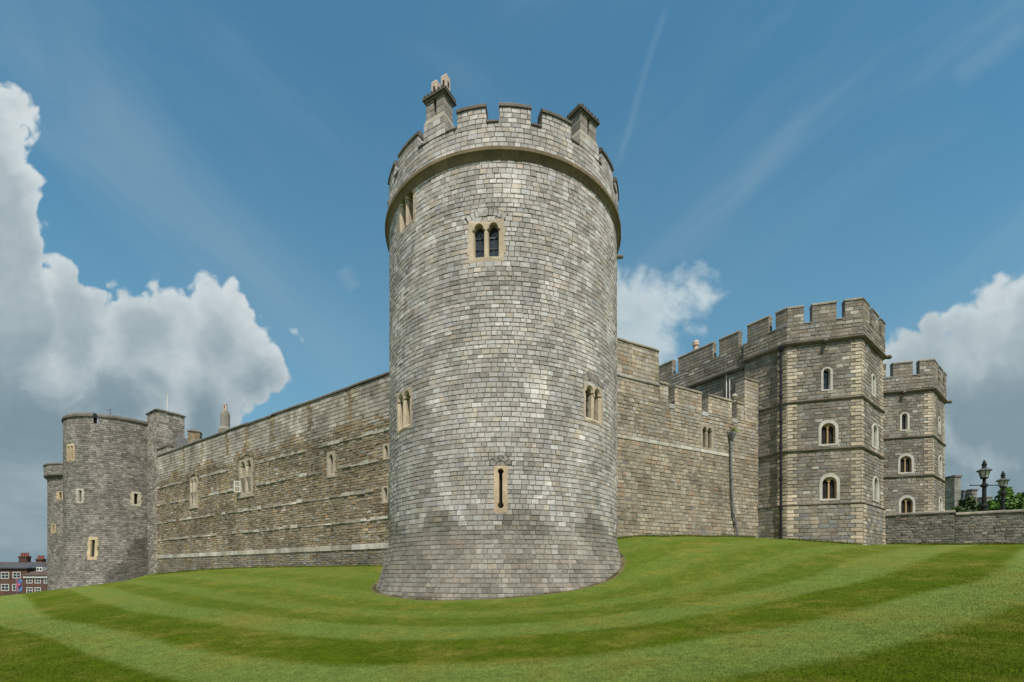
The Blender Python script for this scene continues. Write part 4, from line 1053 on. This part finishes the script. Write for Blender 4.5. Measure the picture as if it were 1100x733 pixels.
def build_gate_wall():
    """set-back side wall of the gatehouse between the tower and the curtain wall"""
    P = (GA[0]+SIDE[0]*12.5, GA[1]+SIDE[1]*12.5); Q = (GA[0]+SIDE[0]*3.1, GA[1]+SIDE[1]*3.1)
    S0 = Flat(P, (Q[0]-P[0], Q[1]-P[1])); L = math.hypot(Q[0]-P[0], Q[1]-P[1]); S = Shift(S0, -.35)
    root = thing('gatehouse_wall', (*P, 0), 'set back gatehouse side wall with tall merlons, rising behind the right wall', 'castle wall')
    ZT, ZC = 16.9, 18.75
    mb = MB(); backing(mb, S, 0, L, 0, ZT); masonry(mb, S, 0, L, 8, ZT, (.23, .31), (.32, .72), PAL_GATE, d=(-.008, .022), gap=.024, bev=.024)
    FP = Shift(S, .22)
    backing(mb, FP, 0, L, ZT, ZC); backing(mb, Flip(FP, .6), -L, 0, ZT, ZC); masonry(mb, FP, 0, L, ZT+.25, ZC, (.24, .3), (.32, .72), PAL_GATE, d=(-.005, .022), gap=.024, bev=.024)
    mb.build('wall', [M_STONE, M_MORTAR], root)
    sc = MB(); strip(sc, S, 0, L, [(-.03, ZT), (.1, ZT), (.30, ZT+.12), (.30, ZT+.24), (-.03, ZT+.3)], (.16, .14, .11), L=1.3); sc.build('string_course', M_COPE, root)
    h = lambda px: S.hit(px)[0]
    iv = [(h(774), h(795)), (h(730), h(767.3)), (h(709), h(723.6)), (0, h(709)-.7)]
    for a, b in iv:
        if b-a < .2: continue
        m = block(FP, a, b, ZC, 20.0, .55, (.24, .3), (.32, .72), PAL_GATE, root)
        cb = MB(); strip(cb, FP, a-.02, b+.02, COPE_PROF(20.005, .55, .05, .2), (.24, .215, .165), L=1.2, var=.12); cb.build('coping', M_COPE, m)
    for px, z0, z1 in ((781, 13.4, 16.9), (784.5, 13.2, 16.4)):
        u = h(px); pb = MB(); pb.tube([S.pt(u, z0, .1), S.pt(u, z1, .1)], .05, 8); pb.build('pipe', M_WHITE, root)
    a = MB(); a.prism([S.pt(0, 0, -.3)[:2], S.pt(L, 0, -.3)[:2], S.pt(L, 0, -4)[:2], S.pt(0, 0, -4)[:2]], 17.4, 17.5); a.build('roof', M_SLATE, root)
    u, Yp = Shift(S, -2.2).hit(747.5); p = S.pt(u, 18.4, -2.2); k = Yp/F
    c = thing('chimney_pot', p, 'slim cream clay chimney pot above the merlons of the set back gatehouse wall', 'chimney pot')
    b = MB(); z1 = (HZ-366.5)*k-18.4; b.lathe(p, [(.26, 0), (.24, z1*.85), (.31, z1*.88), (.31, z1*.97), (.22, z1)], 14); b.build('shaft', M_POT, c)
    # black downpipe in the angle of the gate tower
    S = GFL[0][0]; Lt = GFL[0][1]; u, Y = S.hit(842); o = thing('drainpipe', (*S.pt(u, 0, .2)[:2], 2.2), 'tall black straight drainpipe beside the corner of the nearer gatehouse tower', 'drainpipe')
    u = Lt-.30; b = MB(); b.tube([S.pt(u, 2.2, .27), S.pt(u, 17.0, .27)], .095, 10); b.build('pipe', M_IRON, o)
    for z in (3.4, 5.0, 7.2, 9.6, 11.6, 13.5, 15.4): b = MB(); b.tube([S.pt(u, z-.09, .27), S.pt(u, z+.09, .27)], .14, 10); b.build('collar', M_IRON, o)
    b = MB(); b.lathe(S.pt(u, 16.9, .27), [(.1, -.1), (.2, .1), (.24, .3), (.24, .4)], 4, rot=math.atan2(S.d[1], S.d[0])+math.pi/4); b.build('hopper', M_IRON, o)
    # front wall of the gatehouse between its towers
    P = (GC[0]+.2, GC[1]+6.5); root = thing('gatehouse_wall', (*P, 0), 'gatehouse front wall between the two many-sided towers', 'castle wall')
    S = Flat(P, GFRONT); L = 9.5
    mb = MB(); backing(mb, S, 0, L, 0, 18); masonry(mb, S, 0, L, 1, 18, .3, (.4, .8), PAL_GATE, gap=.024)
    mb.add([S.pt(0, 0, -.6), S.pt(L, 0, -.6), S.pt(L, 18, -.6), S.pt(0, 18, -.6), S.pt(0, 18, 0), S.pt(L, 18, 0)], [(3, 2, 1, 0), (4, 5, 2, 3)], MORT, 1)
    mb.build('wall', [M_STONE, M_MORTAR], root)
build_gate_wall()

def build_low_wall():
    P = (30.2, 37.2); S = Flat(P, (.84, -.54)); root = thing('boundary_wall', (*P, 1.5), 'low grey stone wall running right from the nearer gatehouse tower below the street lamps', 'wall')
    u1 = S.hit(1025.5)[0]; L = 17.0; mb = MB()
    for a, b, zt, zl in ((-.4, u1, 4.58, -1), (u1, L, 4.38, -1)):
        backing(mb, S, a, b, .5, zt); backing(mb, Flip(S, .55), -b, -a, .5, zt)
        masonry(mb, S, a, b, .8, zt, (.17, .23), (.26, .5), [((.20, .185, .155), 5), ((.155, .145, .125), 5), ((.24, .22, .18), 3), ((.11, .105, .09), 3), ((.2, .15, .105), .35)], d=(-.01, .03), gap=.026, bev=.026, jd=.015)
    mb.add([S.pt(u1, 4.36, .01), S.pt(u1, 4.36, -.55), S.pt(u1, 4.58, -.55), S.pt(u1, 4.58, .01)], [(0, 1, 2, 3)], MORT, 1)
    mb.build('wall', [M_STONE, M_MORTAR], root)
    cb = MB(); strip(cb, S, -.3, u1+.05, COPE_PROF(4.584, .55, .08, .2), (.22, .20, .16), L=.9, var=.15); strip(cb, S, u1+.06, L, COPE_PROF(4.384, .55, .08, .2), (.22, .20, .16), L=.9, var=.15); cb.build('coping', M_COPE, root)
build_low_wall()

# ------------------------------------------------------------------ street lamps
def build_lamp(px, Y, ytop, label, arm):
    x = (px-CX)/F*Y; zt = (HZ-ytop)/F*Y; z0 = gz(x, Y)-.05
    o = thing('street_lamp', (x, Y, z0), label, 'street lamp', 'ornate street lamps behind the low wall')
    k = Y/36.0*.92 if False else 1.0
    b = MB(); H = zt-z0; zl = zt-1.42      # underside of the lantern
    b.lathe((x, Y, z0), [(.36, 0), (.36, .25), (.28, .35), (.27, 1.0), (.30, 1.08), (.2, 1.2), (.18, zl-z0-2.3), (.24, zl-z0-2.25), (.24, zl-z0-2.1), (.135, zl-z0-2.0), (.125, zl-z0-.72), (.23, zl-z0-.66), (.23, zl-z0-.5), (.11, zl-z0-.42), (.095, zl-z0-.12), (.18, zl-z0-.05), (.18, zl-z0)], 14)
    b.build('post', M_IRON, o)
    if arm:
        b = MB(); b.tube([(x-1.35, Y-.3, zl-.62), (x+1.35, Y+.3, zl-.50)], .035, 8)
        for s in (-1, 1): b.lathe((x+1.35*s, Y+.3*s, zl-.56+.06*s), [(.03, -.06), (.07, 0), (.03, .06)], 8)
        b.build('ladder_bar', M_IRON, o)
    b = MB(); b.lathe((x, Y, zl), [(.20, .03), (.32, .50)], 6, cap=False); b.build('lantern_pane', M_MILK, o)
    b = MB()
    for q in range(6):
        t = math.pi*2*q/6; b.tube([(x+.205*math.cos(t), Y+.205*math.sin(t), zl), (x+.33*math.cos(t), Y+.33*math.sin(t), zl+.52)], .024, 6)
    b.lathe((x, Y, zl-.04), [(.12, 0), (.25, .02), (.25, .08), (.2, .1)], 12); b.build('lantern_frame', M_IRON, o)
    b = MB(); b.lathe((x, Y, zl+.50), [(.33, 0), (.46, .03), (.46, .10), (.36, .15), (.22, .23), (.12, .27)], 12, (.1, .1, .1)); b.build('lantern_roof', plain('lamp_roof', (.09, .10, .10), .5, var=.25), o)
    b = MB(); b.lathe((x, Y, zl+.76), [(.11, 0), (.17, .07), (.10, .14), (.16, .23), (.17, .31), (.09, .38), (.13, .45), (.05, .54), (.06, .60), (.0, .66)], 10); b.build('finial', M_IRON, o)
build_lamp(1057.3, 36, 494, 'taller ornate black lamp post with a ladder bar, behind the low wall', True)
build_lamp(1077.5, 41, 506, 'smaller ornate black lamp post without ladder bar, in front of the bright tree', False)

# ------------------------------------------------------------------ trees and far buildings on the right
def tree(name, px, Y, ytop, hw, z0, col, label, cat='tree', n=2600, lobes=9):
    x = (px-CX)/F*Y; zt = (HZ-ytop)/F*Y; H = zt-z0
    o = thing(name, (x, Y, z0), label, cat, 'shrubs behind the low wall' if cat == 'shrub' else None)
    b = MB(); b.tube([(x, Y, z0), (x+.05, Y, z0+H*.35), (x-.05, Y, z0+H*.7)], [.16*H/6, .12*H/6, .04*H/6], 8, (.08, .06, .04))
    for k in range(6):
        t = k*1.05; e = (x+hw*.6*math.cos(t), Y+hw*.6*math.sin(t), z0+H*random.uniform(.5, .8)); b.tube([(x, Y, z0+H*.3), ((x+e[0])/2, (Y+e[1])/2, z0+H*.5), e], [.07*H/6, .05*H/6, .02*H/6], 6, (.08, .06, .04))
    b.build('trunk', M_RUBBLE, o)
    cen = [(0, 0, H*.62, hw*.62, H*.26)]
    for k in range(lobes):
        t = random.uniform(0, 6.28); r = hw*random.uniform(.35, .72); z = H*random.uniform(.35, .85)
        cen.append((r*math.cos(t), r*math.sin(t), z, hw*random.uniform(.22, .42), H*random.uniform(.10, .18)))
    cen.append((0, 0, H*.84, hw*.3, H*.16))
    b = MB(); ls = H*.035
    for k in range(n):
        c = random.choice(cen); v = Vector((random.gauss(0, 1), random.gauss(0, 1), random.gauss(0, 1))).normalized()*random.uniform(.45, 1.08)
        q = Vector((x+c[0]+v.x*c[3], Y+c[1]+v.y*c[3], z0+c[2]+v.z*c[4]))
        nrm = (v+Vector((random.gauss(0, .5), random.gauss(0, .5), random.gauss(0, .5)+.3))).normalized(); a = nrm.orthogonal().normalized(); w = nrm.cross(a)
        th = random.uniform(0, 6.28); a, w = a*math.cos(th)+w*math.sin(th), w*math.cos(th)-a*math.sin(th); s = ls*random.uniform(.6, 1.5)
        b.add([tuple(q-a*s), tuple(q-w*s*.6), tuple(q+a*s), tuple(q+w*s*.6)], [(0, 1, 2, 3)], jit(col, .35))
    b.build('crown', M_LEAF, o)
tree('tree', 1080, 56, 523, 2.3, 3.6, (.055, .115, .014), 'bright green leafy tree standing behind the right street lamp', n=3600)
tree('shrub', 1042, 50, 531, 1.5, 3.6, (.035, .065, .016), 'dark green shrub left of the taller street lamp, behind the low wall', 'shrub', n=1800)
tree('shrub', 1031, 49, 541, .9, 3.6, (.05, .08, .018), 'small olive green shrub beside the farther gatehouse tower, behind the low wall', 'shrub', n=900)
tree('shrub', 1097, 60, 540, 1.2, 3.6, (.028, .04, .016), 'very dark shrub at the right end beside the bright tree', 'shrub', n=900)
def far_block(name, px0, px1, ytop, Y, z0, dep, label, cat, pal, merl=0, roof=False, slit=None):
    x0, x1 = (px0-CX)/F*Y, (px1-CX)/F*Y; zt = (HZ-ytop)/F*Y
    S = Flat((x0, Y), (1, .12)); w = x1-x0; root = thing(name, (x0, Y, z0), label, cat, 'far castle buildings behind the trees')
    zb = zt-(.9 if merl else 0)
    square_stack(root, S, w, dep, z0, zb, (.3, .4), (.5, 1.0), pal, faces=(0, 1, 3))
    if merl:
        for k in range(merl):
            a = w*(k+.1)/merl; b = w*(k+.72)/merl; block(S, a, b, zb, zt, .5, .4, (.5, 1), pal, root)
    else:
        c = MB(); o = .15; c.prism([S.pt(-o, 0, o)[:2], S.pt(w+o, 0, o)[:2], S.pt(w+o, 0, -dep-o)[:2], S.pt(-o, 0, -dep-o)[:2]], zb+.004, zb+.3, COPE); c.build('coping', M_COPE, root)
    if slit:
        u = w*slit[0]; zz = (HZ-slit[1])/F*Y; window(root, Shift(S, .03), u, zz-.7, .9, 1.5, [(0, .15, .4, 1.2, 'lancet')], bars=None, deep=.02, col=(.30, .27, .22))
    return root
PF = [((.26, .25, .22), 4), ((.21, .20, .18), 4), ((.30, .28, .24), 2)]
far_block('castle_turret', 1017, 1026, 514.5, 84, 2, 5, 'far grey battlemented block beside the farther gatehouse tower', 'castle building', PF, 2, slit=(.42, 526))
far_block('castle_turret', 1025.5, 1033.2, 512.5, 80, 2, 4, 'far slim grey turret with a flat top, rising just left of the dark shrubs', 'castle turret', PF)
far_block('castle_building', 1035, 1045, 528, 100, 2, 6, 'far slate grey building block behind the dark shrub', 'castle building', [((.11, .125, .14), 3), ((.14, .15, .16), 3)])
far_block('castle_building', 1044, 1050.5, 527, 99, 2, 6, 'far pale stone block just left of the taller street lamp', 'castle building', PF)
far_block('castle_building', 1058, 1067, 535, 105, 2, 6, 'far low stone range seen between the two street lamps', 'castle building', PF)
far_block('castle_building', 1086, 1094, 531.5, 104, 2, 6, 'far stone building right of the bright tree', 'castle building', PF, 2)
far_block('castle_building', 1094.5, 1112, 529, 107, 2, 6, 'far battlemented stone building at the right end', 'castle building', PF, 3)

# ------------------------------------------------------------------ chimneys behind the left wall
def build_wall_chimneys():
    Y = 47.5; x = (242-CX)/F*Y; k = Y/F; z0 = 13.0
    o = thing('chimney', (x, Y, z0), 'slender octagonal stone chimney with one clay pot rising behind the long left wall', 'chimney')
    b = MB(); zt = (HZ-440.5)*k-z0
    b.lathe((x, Y, z0), [(.62, 0), (.62, (HZ-462)*k-z0), (.44, (HZ-459)*k-z0), (.44, zt-.55), (.38, zt-.25), (.22, zt)], 8, (.24, .22, .185), rot=.3); b.build('stack', M_RUBBLE, o)
    b = MB(); b.lathe((x, Y, z0+zt-.08), [(.19, 0), (.17, .55), (.2, .58), (.2, .64), (.12, .66)], 10); b.box((x+.02, Y-.17, z0+zt+.25), (.07, .04, .3), mat=1); b.build('chimney_pot', [M_POT, M_VOID], o)
    S = Flat(((200.5-CX)/F*53, 53.2), (.93, .36)); zt = (HZ-462.5)/F*53
    o = thing('chimney_stack', (*S.pt(0, 0)[:2], 12.0), 'squat stone chimney stack with a capped top just right of the square turret', 'chimney')
    square_stack(o, S, 1.15, 1.0, 12.0, zt, (.22, .28), (.3, .5), PAL_RUB)
    c = MB(); q = [S.pt(-.1, zt, .1), S.pt(1.25, zt, .1), S.pt(1.25, zt, -1.1), S.pt(-.1, zt, -1.1)]; t = [S.pt(.25, zt+.35, -.3), S.pt(.9, zt+.35, -.3), S.pt(.9, zt+.35, -.7), S.pt(.25, zt+.35, -.7)]
    c.add(q+t, [(3, 2, 1, 0), (0, 1, 5, 4), (1, 2, 6, 5), (2, 3, 7, 6), (3, 0, 4, 7), (4, 5, 6, 7)], (.15, .14, .12)); c.build('cap', M_COPE, o)
    # dark slated roof slope between turret and stack
    b = MB(); P = [S.pt(-1.3, 13.2, -.2), S.pt(-.02, 13.2, -.2), S.pt(-.02, 15.6, -1.2), S.pt(-1.3, 15.9, -1.2)]; Q = [(x, y+1.5, 13.2) for x, y, z in P]
    o = thing('slate_roof', (*S.pt(-.6, 0)[:2], 13), 'dark slate roof slope between the square turret and the squat chimney', 'roof')
    b.add(P+Q, [(0, 1, 2, 3), (7, 6, 5, 4), (1, 5, 6, 2), (0, 3, 7, 4), (3, 2, 6, 7)]); b.build('slope', M_SLATE, o)
build_wall_chimneys()

# ------------------------------------------------------------------ town houses below the hill on the left
def brick_mat(name, c1, c2, m_):
    m, t, b = mat_new(name); p = t.node('ShaderNodeNewGeometry').outputs['Position']
    mp = t.node('ShaderNodeMapping'); mp.inputs['Rotation'].default_value = (R(90), 0, 0); t.put(mp.inputs[0], p)
    br = t.node('ShaderNodeTexBrick'); t.put(br.inputs[0], mp.outputs[0]); br.inputs['Color1'].default_value = (*c1, 1); br.inputs['Color2'].default_value = (*c2, 1); br.inputs['Mortar'].default_value = (*m_, 1)
    br.inputs['Scale'].default_value = 4; br.inputs['Mortar Size'].default_value = .03
    f = t.rng(t.noise(p, .8, 5), .3, .7, .8, 1.2); t.put(b.inputs['Base Color'], t.mix(1.0, br.outputs[0], t.xyz(f, f, f), 'MULTIPLY')); b.inputs['Roughness'].default_value = .9
    return m
M_SASH = plain('sash_paint', (.42, .42, .40), .6, var=.1)
M_BRICK = brick_mat('red_brick', (.105, .043, .028), (.08, .034, .024), (.09, .066, .05)); M_TILE = plain('clay_tiles', (.075, .05, .04), .85, var=.35, vscale=1.5)
def house(px0, px1, Y, yeave, yridge, label, wins, rot=0.0, hip=True, white_band=None, dep=9, mat=None, roofmat=None, z0=-9.6, chim=(), dormer=None):
    x0, x1 = (px0-CX)/F*Y, (px1-CX)/F*Y; S = Flat((x0, Y), (1, rot)); w = (x1-x0)*math.hypot(1, rot); ze = (HZ-yeave)/F*Y; zr = (HZ-yridge)/F*Y
    root = thing('brick_house', (x0, Y, z0), label, 'house', 'brick houses below the hill'); k = Y/F
    hs = [((px-CX)/F*Y-x0, (HZ-py1)*k, ww*k, (py1-py0)*k) for px, ww, py0, py1 in wins]
    hl = [(u-a/2, u+a/2, z, z+h) for u, z, a, h in hs]
    b = MB(); backing(b, S, 0, w, z0, ze, hl, d=0, mat=0)
    b.add([S.pt(0, z0, 0), S.pt(0, z0, -dep), S.pt(0, ze, -dep), S.pt(0, ze, 0), S.pt(w, z0, 0), S.pt(w, z0, -dep), S.pt(w, ze, -dep), S.pt(w, ze, 0)], [(1, 0, 3, 2), (4, 5, 6, 7), (5, 1, 2, 6)])
    b.build('wall', mat or M_BRICK, root)
    b = MB(); o = .35; i = min(w*.3, dep*.45) if hip else 0
    q = [S.pt(-o, ze, o), S.pt(w+o, ze, o), S.pt(w+o, ze, -dep-o), S.pt(-o, ze, -dep-o)]; r = [S.pt(i, zr, -dep/2), S.pt(w-i, zr, -dep/2)]
    b.add(q+[(x, y, z+.22) for x, y, z in q]+r, [(3, 2, 1, 0), (0, 1, 5, 4), (1, 2, 6, 5), (2, 3, 7, 6), (3, 0, 4, 7), (4, 5, 9, 8), (5, 6, 9), (6, 7, 8, 9), (7, 4, 8)])
    b.build('roof', roofmat or M_TILE, root)
    if white_band:
        b = MB(); strip(b, S, -.1, w+.1, [(-.02, white_band-.35), (.25, white_band-.3), (.3, white_band), (-.02, white_band+.04)], (.6, .6, .57), L=30); b.build('cornice', M_WHITE, root)
    for u, z, ww, h in hs:
        f = MB(); t = .09*1.3
        def bar(a, c, e, g): f.add([S.pt(a, e, .03), S.pt(c, e, .03), S.pt(c, g, .03), S.pt(a, g, .03), S.pt(a, e, -.15), S.pt(c, e, -.15), S.pt(c, g, -.15), S.pt(a, g, -.15)], [(0, 1, 2, 3), (0, 4, 5, 1), (1, 5, 6, 2), (2, 6, 7, 3), (3, 7, 4, 0)])
        a, c = u-ww/2, u+ww/2
        bar(a, a+t*1.5, z, z+h); bar(c-t*1.5, c, z, z+h); bar(a+t*1.5, c-t*1.5, z, z+t*1.6); bar(a+t*1.5, c-t*1.5, z+h-t*1.6, z+h); bar(a+t*1.5, c-t*1.5, z+h*.5-t*.5, z+h*.5+t*.5); bar(u-t*.4, u+t*.4, z+t*1.6, z+h*.5-t*.5); bar(u-t*.4, u+t*.4, z+h*.5+t*.5, z+h-t*1.6)
        fo = f.build('window', M_SASH, root)
        g = MB(); g.add([S.pt(a, z, -.1), S.pt(c, z, -.1), S.pt(c, z+h, -.1), S.pt(a, z+h, -.1)], [(0, 1, 2, 3)]); g.build('pane', M_GLASS, fo)
    for px, ww, ytop, npot in chim:
        u = (px-CX)/F*(Y+dep*.45+rot*16)-x0; a = ww*k; zt = (HZ-ytop)*(k+dep*.45/F); c = MB(); cx, cy, _ = S.pt(u, 0, -dep*.45); zb = ze+.3
        c.box((cx, cy, (zb+zt)/2), (a, 1.1, zt-zb)); c.box((cx, cy, zt-.25), (a+.25, 1.35, .25)); co = c.build('chimney', plain('sooty_brick', (.07, .035, .028), .9, var=.3), root)
        for j in range(npot):
            p = MB(); p.lathe((cx+(j-(npot-1)/2)*a*.8/max(1, npot-1 or 1), cy, zt), [(.22, 0), (.19, .75), (.23, .8), (.23, .9)], 8); p.build('chimney_pot', M_REDPOT, co)
    if dormer:
        px, ww, y0, y1 = dormer; u = (px-CX)/F*Y-x0; a = ww*k; za, zb = (HZ-y1)*k, (HZ-y0)*k; dm = MB()
        dm.add([S.pt(u-a/2, za, -1.2), S.pt(u+a/2, za, -1.2), S.pt(u+a/2, zb, -1.2), S.pt(u-a/2, zb, -1.2), S.pt(u-a/2, za, -5), S.pt(u+a/2, za, -5), S.pt(u+a/2, zb, -5), S.pt(u-a/2, zb, -5)], [(0, 1, 2, 3), (1, 5, 6, 2), (4, 0, 3, 7), (3, 2, 6, 7)]); d = dm.build('dormer', M_WHITE, root)
        for s in (-1, 1):
            g = MB(); c = u+s*a*.24; g.add([S.pt(c-a*.16, za+.2, -1.17), S.pt(c+a*.16, za+.2, -1.17), S.pt(c+a*.16, zb-.2, -1.17), S.pt(c-a*.16, zb-.2, -1.17)], [(0, 1, 2, 3)]); g.build('pane', M_GLASS, d)
    return root
house(-22, 26.3, 100, 611, 604.5, 'red brick house with large white sash windows and grey roof, at far left', [(4, 8.5, 614.5, 622), (16, 8.5, 614.5, 621.5), (4, 8.5, 627.5, 635), (15, 7.5, 627.5, 635), (-9, 8.5, 614.5, 622)], rot=.05, roofmat=M_SLATE)
house(26.5, 62, 98, 619, 606, 'lower red brick house with a white cornice and a small dormer', [(31.5, 6.5, 620.5, 627), (40, 6.5, 620.5, 627), (31.5, 6.5, 631, 638), (40, 6.5, 631, 638), (49, 6, 620.5, 627)], rot=.05, white_band=(HZ-619)/F*98-.1, dormer=(35.8, 6, 609.3, 613.8))
house(-40, 47, 122, 607, 603.5, 'long brown roofed house behind the other two with a chimney of four red pots', [], rot=.05, chim=[(28.5, 9, 597.5, 4)], hip=False)
house(40, 75, 125, 610, 606, 'slate roofed house farthest back, beside the far round tower with a brick chimney', [], rot=.05, chim=[(48.5, 7, 600.5, 4)], hip=False, roofmat=M_SLATE)
def build_banner():
    Y = 90.0; k = Y/F; x = (17.5-CX)*k; o = thing('banner', (x, Y, -9.5), 'tall pink and blue street banner on a pole in front of the brick houses', 'banner')
    b = MB(); b.tube([(x, Y, -9.5), (x, Y, (HZ-621.5)*k)], .05, 8); b.build('pole', M_PIPE, o)
    def cloth(px0, px1, y0, y1):
        b = MB(); n = 10; vs = []
        for j in range(n+1):
            for i in range(5):
                u = px0+(px1-px0)*i/4; vs.append(((u-CX)*k, Y+.08*math.sin(j*.9+i*1.2), (HZ-y1)*k+((y1-y0)*k)*j/n))
        vs2 = [(p[0], p[1]+.03, p[2]) for p in vs]; N = len(vs)
        f = [(j*5+i, j*5+i+1, j*5+i+6, j*5+i+5) for j in range(n) for i in range(4)]
        b.add(vs+vs2, f+[tuple(N+q for q in reversed(t)) for t in f]); return b
    cloth(17.7, 19.2, 622.5, 636).build('cloth_edge', M_BANNER_PINK, o); cloth(19.3, 23.3, 623, 635.5).build('cloth', M_BANNER_BLUE, o)
    b = MB(); p = (((21.3)-CX)*k, Y-.12, (HZ-629)*k); b.lathe(p, [(.02, -.5), (.22, -.2), (.25, .1), (.05, .45)], 8); b.build('emblem', M_BANNER_PINK, o)
build_banner()
